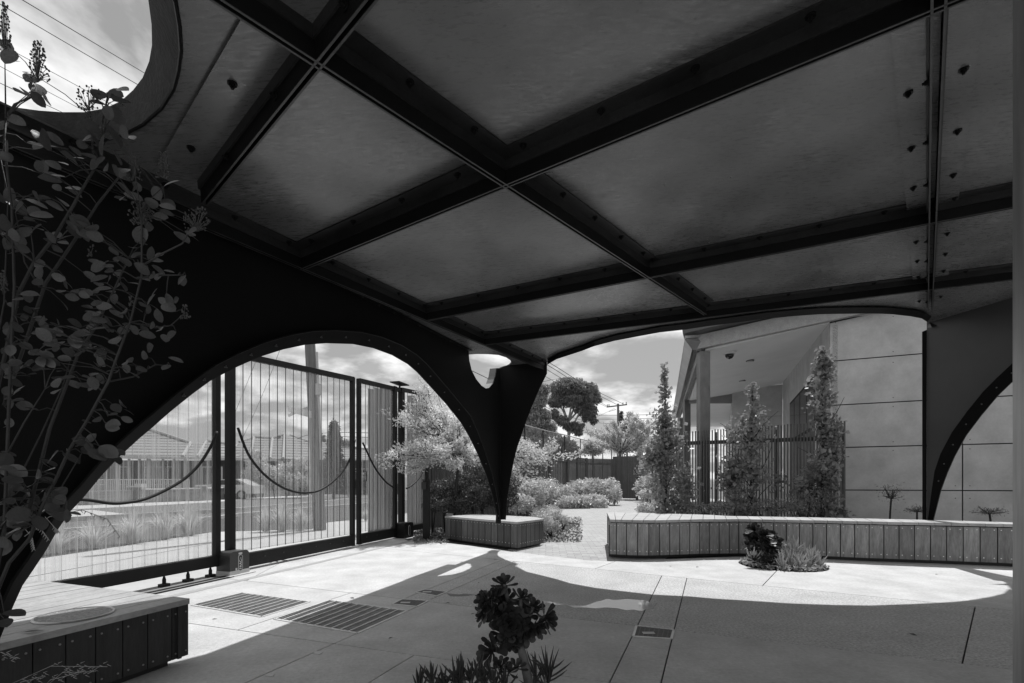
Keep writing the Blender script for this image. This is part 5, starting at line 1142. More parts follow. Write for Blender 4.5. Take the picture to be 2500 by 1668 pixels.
# ================================================================== TREES AND PLANTS
def limb(mb, a, b, r0, r1, bend=.12, seg=5):
    a, b = Vector(a), Vector(b); L = (b - a).length; o = Vector((random.uniform(-1, 1), random.uniform(-1, 1), random.uniform(-.3, .6))) * L * bend
    pts = [a.lerp(b, t) + o * math.sin(math.pi * t) for t in np.linspace(0, 1, seg)]; mb.tube(pts, list(np.linspace(r0, r1, seg)), 7); return pts
def tree(name, label, base, trunk_top, blobs, n, lsize, leafm, barkm, r=.2, cat='tree', group=None, width=.35, flat_=0.0, shell=.5, limbs=True, droop=False):
    blobs = list(blobs)
    if limbs:
        for c, rr in list(blobs):
            for k in range(5):
                d_ = rand_dirs(1)[0]; blobs.append((tuple(c[j] + d_[j] * rr[j] * .95 for j in range(3)), tuple(q * random.uniform(.22, .42) for q in rr)))
    root = thing(name, label, cat, base, group); mb = MB(); pts = limb(mb, base, trunk_top, r, r * .6, .05, 6)
    if limbs:
        for c, rr in blobs[:min(7, len(blobs) // 6)]:
            c = Vector(c); limb(mb, pts[-1] if random.random() < .6 else pts[-2], c, r * .5, r * .12, .12, 6)
            for k in range(4): q = c + Vector([random.uniform(-.7, .7) * rr[j] for j in range(3)]); limb(mb, Vector(pts[-1]).lerp(c, .6), q, r * .2, r * .05, .15, 5)
    mb.build('trunk', barkm, root, smooth=True, fix=False)
    P = blob_points(blobs, n, shell); D = None
    if droop: D = rand_dirs(len(P)); D[:, 2] = -abs(D[:, 2]) - .6
    leaves('crown', P, lsize, leafm, root, width=width, D=D)
    return root
def zc3(x, y, Y): return at_y(1250 + x / 4.3556, 900 + y / 4.3556, Y)
def blob_px(x, y, wx, hy, Y, dy=None): c = zc3(x, y, Y); k = Y / F / 4.3556; return (tuple(c), (wx * k / 2, (dy or wx * k * .45), hy * k / 2))
Yg = 62
bl_ = [blob_px(*v) for v in [(540, 200, 260, 200, Yg), (680, 190, 250, 190, Yg), (610, 130, 150, 90, Yg), (830, 215, 180, 150, Yg), (780, 330, 200, 180, Yg), (890, 300, 110, 150, Yg), (480, 330, 190, 140, Yg), (640, 330, 250, 150, Yg), (850, 450, 120, 130, Yg), (800, 500, 110, 110, Yg), (870, 540, 80, 100, Yg), (730, 430, 120, 110, Yg), (680, 620, 150, 120, Yg), (710, 670, 80, 80, Yg), (600, 600, 100, 90, Yg), (520, 540, 130, 110, Yg), (450, 480, 110, 110, Yg)]]
gb = zc3(560, 700, Yg); gb.z = 0
tree('gum_tree', 'large gum tree with rounded dark crown and pale forked trunk', gb, zc3(600, 560, Yg), bl_, 24000, .34, mat('gum_leaf', .27, .5, .35, .6, transl=.4), bark_l, r=.30, width=.4, droop=True, group=None)
bl_ = [blob_px(*v) for v in [(330, 220, 140, 140, 56), (290, 330, 170, 160, 56), (220, 460, 170, 190, 56), (340, 480, 150, 120, 56), (400, 600, 150, 120, 56), (300, 640, 170, 170, 56), (190, 620, 160, 180, 56), (140, 520, 110, 140, 56), (250, 780, 240, 170, 56), (430, 760, 190, 220, 56), (120, 700, 140, 160, 56)]]
gb = zc3(285, 900, 56); gb.z = 0
tree('gum_tree', 'paler gum tree left of the large one, half behind the column', gb, zc3(290, 560, 56), bl_, 22000, .30, mat('gum_leaf_pale', .36, .5, .35, .8, transl=.3), bark_l, r=.4, width=.4, droop=True)
bl_ = [blob_px(*v) for v in [(590, 850, 200, 150, 50), (500, 860, 200, 150, 50), (650, 890, 140, 120, 50), (560, 780, 120, 80, 50)]]
gb = zc3(560, 1100, 50); gb.z = 0
tree('leafy_tree', 'dense low tree under the large gum behind the chain link fence', gb, zc3(560, 880, 50), bl_, 9000, .3, leaf_dk, bark, r=.2)
# feathery tree in the middle distance (upswept sprays)
def spray_tree(name, label, base, fork, tips, nleaf, lsize, leafm, barkm, r=.06, spread=.14, width=.4, sub=3, cat='tree', droop=.0, group=None):
    root = thing(name, label, cat, base, group); mb = MB(); limb(mb, base, fork, r, r * .7, .06, 5); P = []; D = []
    for tp_ in tips:
        tp_ = Vector(tp_); pts = limb(mb, fork, tp_, r * .45, r * .06, .10, 8); subs = [pts]
        for k in range(sub):
            i = random.randint(2, 6); a = Vector(pts[i]); q = a + (tp_ - a) * random.uniform(.5, 1.0) + Vector((random.uniform(-1, 1), random.uniform(-1, 1), random.uniform(-.4, .4))) * (tp_ - Vector(fork)).length * .28
            subs.append(limb(mb, a, q, r * .16, r * .04, .1, 6))
        for s in subs:
            m_ = int(nleaf / len(tips) / len(subs)); t = rng.random(m_) ** .7 * (len(s) - 1.001); i = t.astype(int); f_ = (t - i)[:, None]; A = np.array([tuple(p) for p in s])
            p = A[i] * (1 - f_) + A[i + 1] * f_; dirn = A[-1] - A[0]; dirn = dirn / (np.linalg.norm(dirn) + 1e-6)
            p = p + rng.normal(size=p.shape) * spread * (1.05 - .6 * (t / len(s)))[:, None]; P.append(p); dd_ = dirn * .8 + rng.normal(size=p.shape) * .6; dd_[:, 2] -= droop; D.append(dd_)
    mb.build('trunk', barkm, root, smooth=True, fix=False)
    leaves('crown', np.concatenate(P), lsize, leafm, root, width=width, D=np.concatenate(D)); return root
Ym = 36
tips = [zc3(x, y, Ym + random.uniform(-2, 2)) for x, y in [(1340, 490), (1440, 600), (1540, 550), (1240, 520), (990, 600), (870, 640), (850, 690), (1000, 700), (1100, 600), (1500, 660), (1560, 720), (930, 800), (1180, 560), (1400, 700), (1480, 780), (1310, 600), (1050, 800), (1550, 840)]]
gb = zc3(1130, 930, Ym); gb.z = 0
spray_tree('spreading_tree', 'pale spreading tree with feathery upswept branches behind the slat gate', gb, zc3(1150, 900, Ym), tips, 9500, .20, mat('spreading_leaf', .6, .4, .2, 1, transl=.4), bark, r=.12, spread=.13, width=.4)
tips = [zc3(x, y, 38) for x, y in [(780, 790), (830, 830), (900, 860), (860, 780), (960, 870), (720, 880), (940, 770)]]
gb = zc3(850, 1000, 38); gb.z = 0
spray_tree('young_tree', 'small feathery tree between chain link fence and slat gate', gb, zc3(860, 920, 38), tips, 2600, .20, leaf_silver, bark, r=.08, spread=.14)
# dark round shrub near power pole
tree('distant_conifer', 'dark rounded distant conifer beside the power pole', Vector((zc3(1240, 600, 75).x, 75, 0)), zc3(1240, 640, 75), [blob_px(1235, 610, 120, 130, 75), blob_px(1260, 670, 110, 110, 75)], 4000, .45, leaf_dk, bark, r=.2, limbs=False)
tree('distant_conifer', 'thin pointed conifer tip just right of the power pole', Vector((zc3(1158, 600, 76).x, 76, 0)), zc3(1158, 560, 76), [blob_px(1158, 520, 22, 130, 76), blob_px(1158, 580, 40, 90, 76)], 1200, .4, leaf_dk, bark, r=.12, limbs=False)
# shrub masses
def shrub(label, blobs, n, size, m=leaf_shrub, base=None, width=.5, cat='shrub', name='shrub', group=None):
    c = base or Vector((blobs[0][0][0], blobs[0][0][1], 0)); root = thing(name, label, cat, c, group); mb = MB()
    for b_, r_ in blobs:
        for k in range(3): limb(mb, Vector((b_[0], b_[1], 0)), Vector(b_) + Vector([random.uniform(-.6, .6) * r_[j] for j in range(3)]), .02, .006, .1, 4)
    mb.build('stems', twig_m, root, fix=False)['kind'] = 'stuff'; leaves('foliage', blob_points(blobs, n, .6), size, m, root, width=width); return root
def bp(px, py, wpx, hpx, Y, dy=None): c = at_y(px, py, Y); k = Y / F; return (tuple(c), (wpx * k / 2, dy or wpx * k * .4, hpx * k / 2))
shrub('broad rounded pale leaved shrub bed left of the slat gate', [bp(1375, 1215, 70, 60, 24), bp(1410, 1208, 70, 64, 25), bp(1450, 1200, 80, 60, 25.5), bp(1485, 1198, 60, 60, 26), bp(1390, 1228, 60, 30, 22.8), bp(1440, 1226, 90, 34, 23), bp(1430, 1190, 60, 40, 26), bp(1500, 1208, 30, 40, 25)], 9000, .16)
shrub('dense pale shrub left of the path behind the column box', [bp(1290, 1205, 90, 70, 13.8), bp(1325, 1200, 70, 60, 14.3), bp(1345, 1190, 36, 44, 14.8), bp(1270, 1230, 70, 50, 13), bp(1262, 1185, 60, 50, 14)], 7000, .075)
shrub('low bright groundcover along the left edge of the brick path', [bp(1320, 1270, 60, 46, 11), bp(1350, 1262, 50, 40, 12), bp(1345, 1285, 50, 30, 10.4), bp(1340, 1248, 60, 30, 13.5), bp(1375, 1270, 30, 20, 11.8)], 6500, .045, cat='groundcover', name='groundcover')
shrub('leafy bushes right of the slat gate beside the path end', [bp(1580, 1190, 60, 56, 30), bp(1605, 1180, 60, 70, 29), bp(1575, 1150, 50, 50, 33), bp(1605, 1130, 70, 70, 32), bp(1570, 1120, 40, 50, 34), bp(1600, 1095, 60, 50, 33), bp(1590, 1205, 60, 24, 28), bp(1640, 1150, 80, 100, 30)], 15000, .17)
shrub('dark ferny hollow bush behind the path bushes', [bp(1572, 1165, 30, 60, 35), bp(1585, 1140, 30, 50, 35.5)], 2500, .2, leaf_dk)
shrub('low twiggy plant at the foot of the fence end board', [bp(1575, 1243, 42, 30, 11.2), bp(1598, 1240, 30, 34, 11.5)], 1500, .05)
# litter bed left of planter: scattered leaves
lp_ = []
for _ in range(2600):
    px, py = random.uniform(1010, 1092), random.uniform(1262, 1324); lp_.append(tuple(at_z(px, py, random.uniform(0, .05))))
for _ in range(1800):
    p = at_z(random.uniform(1330, 1420), random.uniform(1262, 1322), random.uniform(0, .03)); lp_.append(tuple(p))
o = leaves('leaf_litter', np.array(lp_), .05, mat('litter_leaf', .16, .6, .5, 30), None, width=.6, flat=.7); tag(o, 'leaf litter and mulch scattered round the planter', 'leaf litter', kind='stuff')
# silver tree by the gate, horizontal layered sprays
tb = at_y(1105, 1180, 10.9); tb.z = 0
z2 = lambda x, y, Y: at_y(950 + x / 2.85, 800 + y / 2.85, Y)
tips = [z2(x, y, Y) for x, y, Y in [(190, 430, 10.6), (260, 400, 10.9), (330, 430, 11.2), (90, 600, 10.2), (150, 540, 10.4), (200, 700, 10.5), (90, 670, 9.9), (0, 910, 9.3), (60, 880, 9.6), (130, 790, 10), (240, 640, 10.9), (420, 560, 11.3), (300, 560, 11), (480, 640, 11.3), (400, 700, 10.6), (300, 780, 10.2), (200, 830, 9.8), (130, 1000, 10), (300, 930, 10), (480, 800, 10.6), (560, 760, 11), (350, 860, 10), (450, 950, 10.2), (600, 930, 10.8), (560, 860, 11.2), (380, 640, 10.8)]]
tips += [z2(x, y, Y) for x, y, Y in [(1180, 840, 11.2), (1060, 800, 11.4), (960, 790, 11.6), (1160, 940, 10.8), (1100, 1000, 10.8), (1000, 920, 11.2), (920, 860, 11.4), (1130, 890, 11), (1000, 980, 10.8), (900, 960, 11)]]
spray_tree('silver_leaf_tree', 'pale small leaved spreading tree behind the planter, reaching over the gate end', tb, at_y(1120, 1120, 10.9), tips, 18000, .060, mat('pale_leaf', .72, .35, .2, 1.5, transl=.3), twig_m, r=.045, spread=.065, width=.45, sub=5)
shrub('dark lower thicket behind the planter on the left', [bp(1085, 1205, 90, 70, 11.2), bp(1130, 1190, 90, 80, 11.4), bp(1165, 1215, 90, 60, 11), bp(1180, 1160, 70, 70, 11.8), bp(1225, 1215, 80, 60, 11), bp(1110, 1235, 120, 40, 10.8), bp(1055, 1230, 50, 40, 10.9), bp(1240, 1180, 60, 50, 12)], 16000, .05, mat('thicket_leaf', .10, .45, .45, 3, transl=.3))
# columnar trees in front of the slat fence
def column_tree(px, topy, basey, Y, wtop, wbot, label, n, top_m=None):
    t = at_y(px, topy, Y); b = Vector((t.x, Y, 0)); root = thing('columnar_tree', label, 'tree', b, 'columnar trees along the slat fence'); mb = MB()
    k = Y / F; hgt = t.z; main = limb(mb, b, t, .03, .006, .01, 8); P = []
    for i in range(10):
        a = b.lerp(t, random.uniform(.05, .7)); q = a + Vector((random.uniform(-1, 1) * wbot * k * .5, random.uniform(-.15, .15), random.uniform(.25, .8))); limb(mb, a, q, .012, .004, .1, 5)
    mb.build('trunk', twig_m, root, fix=False)
    K = 42; zc_ = (rng.random(K) ** .95) * hgt * .98 + .08; fr = zc_ / hgt; env = lambda f_: np.interp(f_, [0, .12, .3, .55, .7, .85, 1.0], [wbot * .6, wbot, wbot * .95, wbot * .8, wbot * .5, wtop, wtop * .3]) * k
    wd_ = env(fr); ang = rng.random(K) * 2 * np.pi; rr = np.sqrt(rng.random(K)) * wd_ / 2; C = np.stack([t.x + rr * np.cos(ang), Y + rr * np.sin(ang) * .5, zc_], 1)
    wgt = wd_ / wd_.sum(); cnt_ = rng.multinomial(n, wgt); P = []
    for c_, m_, w_ in zip(C, cnt_, wd_): P.append(c_ + rng.normal(size=(m_, 3)) * np.array([.5, .3, .6]) * min(.22, .06 + w_ * .25))
    zl = rng.random(n // 6) * hgt; P.append(np.stack([t.x + rng.normal(size=len(zl)) * .03, Y + rng.normal(size=len(zl)) * .03, zl], 1)); P = np.concatenate(P); P[:, 2] = np.clip(P[:, 2], .03, hgt)
    leaves('foliage', P, .085, leaf_pear, root, width=.85, fold=.12); return root
column_tree(1622, 892, 1250, 10.3, 16, 125, 'left columnar tree with a thin bare leader, at the fence end', 3000)
column_tree(1838, 936, 1250, 10.0, 34, 150, 'middle columnar tree in front of the slat fence', 2500)
column_tree(2008, 850, 1250, 9.7, 40, 125, 'right and tallest columnar tree at the wall corner', 3600)
shrub('dark twiggy undergrowth at the foot of the columnar trees', [bp(1790, 1238, 120, 30, 9.9), bp(1880, 1235, 120, 34, 9.7), bp(1960, 1232, 90, 50, 9.6), bp(1990, 1215, 60, 60, 9.6), bp(1720, 1242, 100, 26, 10)], 2500, .05, leaf_pear)
# wispy plants against the right wall
def wispy(px, py0, py1, Y, w, label):
    b = at_y(px, py1, Y); b.z = 0; t = at_y(px + 4, py0 + (py1 - py0) * .35, Y); root = thing('tree_aeonium', label, 'plant', b, 'pale wispy plants behind the bench'); mb = MB(); limb(mb, b, t, .02, .014, .05, 5)
    k = Y / F
    for i in range(26): q = t + Vector((random.gauss(0, 1) * w * k * .28, random.gauss(0, .06), abs(random.gauss(0, 1)) * (py1 - py0) * .25 * k)); limb(mb, t, q, .006, .003, .1, 4)
    mb.build('stem', twig_m, root, fix=False); P = np.array(t) + rng.normal(size=(300, 3)) * np.array([w * k * .3, .06, (py1 - py0) * .14 * k]) + np.array([0, 0, (py1 - py0) * .2 * k]); o_ = leaves('rosettes', P, .04, mat('wispy_leaf', .18, .5, .2), root, width=.25); o_['kind'] = 'stuff'
wispy(2172, 1192, 1266, 8.6, 52, 'wispy plant on a bare stem left of the right leg of the canopy')
wispy(2235, 1240, 1268, 8.4, 50, 'low wispy plant just beside the right leg of the canopy')
wispy(2412, 1245, 1272, 7.9, 60, 'wispy plant behind the bench near the steel pillar')
# conifer and hedges across the street
cb_ = at_z(815, 1200); Yc = 36.0
tree('cypress', 'tall dark columnar cypress across the street', Vector((at_y(815, 1180, Yc).x, Yc, 0)), at_y(815, 1100, Yc), [bp(816, 1050, 20, 46, Yc), bp(816, 1080, 30, 60, Yc), bp(815, 1120, 36, 80, Yc), bp(813, 1165, 42, 70, Yc)], 9000, .22, cyp_m, bark, r=.12, limbs=False, width=.5)
shrub('leafy front garden bushes before the middle house', [bp(625, 1125, 40, 60, 37), bp(640, 1160, 60, 60, 37), bp(670, 1165, 60, 50, 37), bp(700, 1160, 50, 60, 38), bp(735, 1150, 60, 70, 38), bp(610, 1165, 40, 50, 37), bp(725, 1175, 60, 40, 37)], 10000, .18)
shrub('clipped bushes right of the cypress across the street', [bp(850, 1170, 50, 50, 40), bp(790, 1150, 30, 70, 41), bp(845, 1100, 40, 50, 60), bp(880, 1175, 60, 40, 40), bp(786, 1085, 22, 50, 62)], 7000, .22, leaf_dk)
# grass tufts
def tuft(px, py, wpx, hpx, label, seed=0):
    b = at_z(px, py); k = b.y / F; W_, Hh = wpx * k, hpx * k; root = thing('grass_tuft', label, 'ornamental grass', b, 'ornamental grass tufts by the street')
    n = 190; ang = rng.random(n) * 2 * np.pi; lean = rng.random(n) ** .8; R0 = W_ * .12 * rng.random(n); Ls = Hh * (1.15 + .35 * rng.random(n)); V = []; Fs = []; segs_ = 4
    for i in range(n):
        ca, sa = math.cos(ang[i]), math.sin(ang[i]); pts = []
        for s in range(segs_ + 1):
            t = s / segs_; out_r = R0[i] + lean[i] * W_ * .52 * t ** 1.5; zz = Ls[i] * (t - .45 * lean[i] * t ** 2.4) * (1 - .15 * lean[i]); pts.append((b.x + ca * out_r, b.y + sa * out_r, max(zz, .01)))
        wv = .011 * (1 - .0) * (hpx * k / .45); k0 = len(V)
        for s, p in enumerate(pts): w2 = wv * (1 - s / segs_ * .85); V += [(p[0] - sa * w2, p[1] + ca * w2, p[2]), (p[0] + sa * w2, p[1] - ca * w2, p[2])]
        Fs += [(k0 + 2 * s, k0 + 2 * s + 1, k0 + 2 * s + 3, k0 + 2 * s + 2) for s in range(segs_)]
    np_mesh('blades', np.array(V), np.array(Fs), leaf_grass, root)
tuft(140, 1350, 105, 60, 'leftmost pale grass tuft behind the left gate leaf'); tuft(232, 1338, 110, 58, 'second grass tuft from the left along the footpath')
tuft(325, 1326, 110, 66, 'middle grass tuft behind the left gate leaf'); tuft(402, 1316, 90, 62, 'fourth grass tuft from the left along the footpath'); tuft(462, 1307, 95, 62, 'grass tuft nearest the double gate post')
tuft(648, 1298, 60, 50, 'left grass tuft behind the middle gate leaf'); tuft(688, 1297, 75, 60, 'taller grass tuft behind the middle gate leaf'); tuft(735, 1294, 70, 46, 'grass tuft right against the leaning pole'); tuft(893, 1272, 30, 26, 'small grass tuft left of the clad pylon')

# rosettes and finger succulents ------------------------------------------------
def spoon(L, w, n_=5):
    V, Fs = [], []
    prof = [(0, .16), (.25, .28), (.55, .62), (.78, 1.0), (.93, .78), (1.0, .25)]
    for t, q in prof: z = .28 * t * t * L; w = L * .44; V += [(L * t, -w * q / 2, z + .04 * L * q), (L * t, 0, z), (L * t, w * q / 2, z + .04 * L * q)]
    for i in range(len(prof) - 1):
        for j in (0, 1): a = i * 3 + j; Fs.append((a, a + 1, a + 4, a + 3))
    return V, Fs
SPL = {}
def spoon_mesh(L, m):
    if (L, m.name) not in SPL:
        V, Fs = spoon(L, L * .42); me = bpy.data.meshes.new('leaf'); me.from_pydata(V, [], Fs); me.materials.append(m); me.polygons.foreach_set('use_smooth', [True] * len(Fs)); SPL[(L, m.name)] = me
    return SPL[(L, m.name)]
def rosette(parent, c, axis, L, n, m, as_parts=True):
    c = Vector(c); q = Vector(axis).normalized().to_track_quat('Z', 'Y'); V, Fs = [], []; sv, sf_ = spoon(L, L * .42)
    for i in range(n):
        ring_ = i / n; az = i * 2.39996 + random.uniform(-.2, .2); tilt = R(66 - 78 * ring_ ** .8 + random.uniform(-10, 10)); Ls = .55 + .5 * ring_ + random.uniform(-.08, .08)
        Mx = Matrix.Translation(c) @ q.to_matrix().to_4x4() @ Matrix.Rotation(az, 4, 'Z') @ Matrix.Rotation(-tilt, 4, 'Y') @ Matrix.Scale(Ls, 4)
        if as_parts:
            o = link('leaf', spoon_mesh(L, m), parent); Lc = parent.location; o.matrix_parent_inverse = Matrix.Translation(-Lc); o.matrix_local = Matrix.Identity(4); o.matrix_basis = Mx
        else:
            k = len(V); V += [tuple(Mx @ Vector(v)) for v in sv]; Fs += [tuple(j + k for j in f) for f in sf_]
    if not as_parts:
        me = bpy.data.meshes.new('rosette'); me.from_pydata(V, [], Fs); link('rosette', me, parent, m, True)
Ya = 2.35
ae = thing('aeonium', 'dark tree aeonium in silhouette with spoon leaves at bottom centre', 'succulent', (BED2.x + .1, Ya, 0))
az5 = lambda x, y, Y=Ya: at_y(980 + x / 5.34, 1380 + y / 5.34, Y)
ros = [(1340, 260, .0, -.2, .6, .075, 16), (1160, 560, -.7, -.3, .2, .085, 22), (1420, 760, .0, -1, .2, .10, 30), (1600, 620, .3, -.6, .5, .085, 24), (1870, 680, .8, -.3, .2, .085, 22), (1330, 480, -.1, -.6, .7, .085, 24), (1560, 430, .3, -.3, .8, .06, 18), (1720, 560, .5, -.3, .7, .07, 18), (1620, 850, .3, -.7, -.2, .075, 20), (1180, 1120, -.5, -.6, .1, .085, 22), (1340, 920, -.3, -.8, -.3, .07, 18), (1460, 1050, .1, -.6, -.6, .045, 12), (1750, 800, .5, -.5, -.2, .07, 16), (1060, 400, -.5, 0, .8, .045, 10)]
ros_extra = [(1300, 640, -.4, -.8, .3, .09, 26), (1500, 900, .1, -.9, -.1, .085, 24), (1250, 420, -.3, -.3, .8, .075, 20), (1080, 650, -.7, -.3, 0, .07, 18), (1100, 480, -.6, -.3, .5, .07, 18), (1800, 780, .6, -.4, 0, .07, 18), (1230, 1020, -.3, -.6, -.3, .06, 14)]
fork = az5(1530, 1000)
stem = MB(); stem.tube([Vector((az5(1690, 1500).x + .02, Ya, 0.0)), az5(1650, 1480), az5(1590, 1200), fork], [.026, .024, .022, .020], 10)
for x, y, *r_ in ros:
    tgt = az5(x, y); stem.tube([fork + (tgt - fork) * .0, fork.lerp(tgt, .5) + Vector((0, .03, -.02)), tgt + Vector((0, .02, 0))], [.016, .012, .009], 7)
stem.build('stem', mat('aeonium_stem', .12, .7, .3, 20, .3, 60), ae, smooth=True)
for x, y, ax, ay, azz, L, n in ros: rosette(ae, az5(x, y, Ya + random.uniform(-.05, .05)), (ax, ay, azz), L, n, leaf_aeo)
for x, y, ax, ay, azz, L, n in ros_extra: rosette(ae, az5(x, y, Ya + random.uniform(-.08, .08)), (ax, ay, azz), L, n, leaf_aeo, False)
for x, y in ((1290, 1330), (1500, 1340), (1400, 1400)): rosette(ae, az5(x, y, Ya - .1), (random.uniform(-.4, .4), -.3, .8), .06, 12, leaf_aeo, False)
def fingers(name, parent, centers, n, L, r, m, seg=4, up=.6):
    V, Fs = MB(), None
    for c in centers:
        c = Vector(c)
        for i in range(n):
            az = random.uniform(0, 2 * math.pi); el = random.uniform(.15, 1.0) ** up * math.pi / 2; d_ = Vector((math.cos(az) * math.cos(el), math.sin(az) * math.cos(el), math.sin(el))); l_ = L * random.uniform(.7, 1.15)
            o = Vector((0, 0, random.uniform(-.5, .15) * L)); cv = Vector((random.uniform(-.1, .1), random.uniform(-.1, .1), .18)) * l_
            V.tube([c + o + d_ * l_ * t + cv * t * t for t in (0, .35, .7, 1.0)], [r * .6, r, r * .85, r * .15], 5, False)
    return V.build(name, m, parent, smooth=True, fix=False)
fn = thing('finger_succulent', 'clump of upright finger leaved succulents at the foot of the dark aeonium', 'succulent', (BED2.x, 2.3, 0))
cs = [az5(x, y, Ya - .12) for x, y in [(230, 1560), (400, 1530), (560, 1560), (700, 1480), (780, 1430), (900, 1490), (1000, 1450), (1080, 1530), (1200, 1540), (1350, 1570), (750, 1570)]]
fs = MB()
for c in cs: fs.tube([Vector((BED2.x + (c.x - BED2.x) * .5, c.y, 0)), c], .008, 5)
for x, y in ((1900, 1400), (1780, 1520)): c = az5(x, y); fs.tube([Vector((c.x - .05, c.y, 0)), c], .008, 5)
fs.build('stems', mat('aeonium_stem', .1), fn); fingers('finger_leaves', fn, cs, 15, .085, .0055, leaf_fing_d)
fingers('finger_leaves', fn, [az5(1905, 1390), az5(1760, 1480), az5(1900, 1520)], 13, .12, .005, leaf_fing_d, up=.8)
tag(MB().prism([(BED2.x + .49 * math.cos(t), BED2.y + .37 * math.sin(t)) for t in np.linspace(0, 2 * math.pi, 24, endpoint=False)], -.03, -.012).build('planting_hole', mulch_m), kind='structure')
# sunlit bed
ae2 = thing('aeonium', 'dark aeonium clump in the sunlit round planting hole', 'succulent', (3.6, 6.85, 0))
z5p = lambda x, y, Y=6.8: at_y(1780 + x / 8.393, 1260 + y / 8.393, Y)
st = MB()
for x, y, L, n in ((520, 300, .12, 34), (620, 380, .12, 34), (720, 400, .12, 34), (850, 420, .11, 30), (430, 470, .11, 30), (450, 600, .12, 34), (560, 500, .12, 34), (650, 600, .13, 36), (780, 540, .12, 34), (820, 640, .12, 34), (960, 520, .11, 30), (900, 660, .12, 32), (380, 620, .09, 24), (1050, 540, .08, 20), (720, 500, .12, 34), (560, 650, .11, 30)):
    c = z5p(x, y, 6.75 + random.uniform(-.12, .15)); st.tube([Vector((3.62, 6.85, 0)), c], .014, 6); rosette(ae2, c, (random.uniform(-.5, .5), -.5, .6), L, n, leaf_aeo, False)
for x, y in ((720, 880), (880, 900), (600, 930), (500, 900), (820, 980)): rosette(ae2, z5p(x, y, 6.55), (random.uniform(-.4, .4), -.4, .7), .09, 14, leaf_aeo, False)
st.build('stem', mat('aeonium_stem', .1), ae2)
fn2 = thing('finger_succulent', 'pale finger leaved succulents spilling from the sunlit planting hole', 'succulent', (3.9, 6.7, 0))
cs = [z5p(x, y, Y) for x, y, Y in [(1330, 700, 6.7), (1330, 850, 6.65), (1150, 700, 6.85), (1180, 850, 6.7), (1050, 800, 6.8), (1250, 950, 6.5), (1450, 820, 6.7), (1550, 850, 6.7), (1680, 850, 6.75), (1750, 920, 6.7), (1650, 950, 6.5), (1450, 980, 6.4), (950, 800, 6.9), (1100, 980, 6.45), (1830, 1010, 6.6), (700, 760, 6.9), (560, 850, 6.7), (480, 920, 6.6), (600, 800, 6.8), (800, 800, 6.8)]]
fingers('finger_leaves', fn2, cs, 24, .16, .010, leaf_fing)
P = np.array([(BEDC.x + r_ * math.cos(a), BEDC.y + r_ * math.sin(a), random.uniform(.0, .05)) for a, r_ in [(random.uniform(0, 6.3), BEDR * .97 * math.sqrt(random.random())) for _ in range(2500)]])
o = leaves('low_groundcover', P, .035, leaf_fing, None); tag(o, 'tiny groundcover rim of the sunlit planting hole', 'groundcover', kind='stuff')
tag(MB().prism([(BEDC.x + (BEDR - .006) * math.cos(t), BEDC.y + (BEDR - .006) * math.sin(t)) for t in np.linspace(0, 2 * math.pi, 28, endpoint=False)], -.03, -.012).build('planting_hole', mulch_m), kind='structure')

# ------------------------------------------------------------------ crape myrtle at the left
my = thing('crape_myrtle', 'dark leafy crape myrtle with seed heads close at the left edge', 'shrub', (-1.75, 1.55, 0))
Ym0 = 1.62
stems_px = [[(-60, 1668), (10, 1300), (22, 980), (35, 700), (29, 510), (10, 360), (14, 290)],
            [(-40, 1100), (46, 714), (84, 640), (134, 577), (180, 500), (195, 471), (230, 413), (245, 391), (250, 300), (262, 240)],
            [(10, 990), (111, 691), (191, 573), (237, 500), (290, 433), (330, 400)],
            [(-30, 1500), (21, 1375), (72, 1315), (102, 1238), (140, 1162), (168, 1100), (214, 1024), (264, 932), (287, 867), (318, 787), (346, 672), (346, 557), (345, 520)],
            [(60, 1290), (120, 1050), (191, 863), (232, 800), (268, 730), (314, 630)],
            [(-20, 1330), (40, 1180), (100, 1060), (153, 944), (180, 850)],
            [(-10, 1160), (60, 1030), (110, 950)], [(-60, 1240), (-20, 900), (10, 740), (20, 480), (-10, 330)], [(14, 290), (35, 255), (73, 238), (85, 200), (92, 150)],
            [(350, 648), (395, 620), (445, 595), (460, 570), (479, 540)], [(318, 787), (380, 800), (417, 795), (450, 765)], [(264, 932), (325, 920), (380, 890), (406, 893)], [(333, 680), (400, 672), (446, 672)],
            [(96, 700), (60, 640), (38, 520)], [(230, 413), (222, 300), (215, 230)], [(84, 640), (30, 600), (0, 570)], [(60, 1200), (150, 1190), (210, 1090)]]
sm_all = []; stm = MB()
for k, s in enumerate(stems_px):
    Ys = Ym0 + (k % 3) * .10 - .05; P3 = [at_y(x, y, Ys) for x, y in s]; r0 = .0058 if k in (0, 1, 2, 3, 4) else .0034
    if k in (0,): P3 = [Vector((P3[0].x, P3[0].y, 0))] + P3
    stm.tube(P3, list(np.linspace(r0, r0 * .45, len(P3))), 7)
    for a, b in zip(P3, P3[1:]):
        for t in np.linspace(0, 1, 5): sm_all.append(a.lerp(b, t))
stm.build('stem', twig_m, my, smooth=True, fix=False)
lm = MB(); prof = [(0, 0.02), (.12, .30), (.3, .48), (.5, .55), (.7, .50), (.88, .30), (1, .02)]
V = []; Fs = []
for t, q in prof: zz = -.10 * t * t; V += [(t, -q / 2, zz + .10 * q), (t, 0, zz), (t, q / 2, zz + .10 * q)]
for i in range(len(prof) - 1):
    for j in (0, 1): a = i * 3 + j; Fs.append((a, a + 1, a + 4, a + 3))
leaf_me = bpy.data.meshes.new('leaf'); leaf_me.from_pydata(V, [], Fs); leaf_me.materials.append(leaf_myr); leaf_me.polygons.foreach_set('use_smooth', [True] * len(Fs))
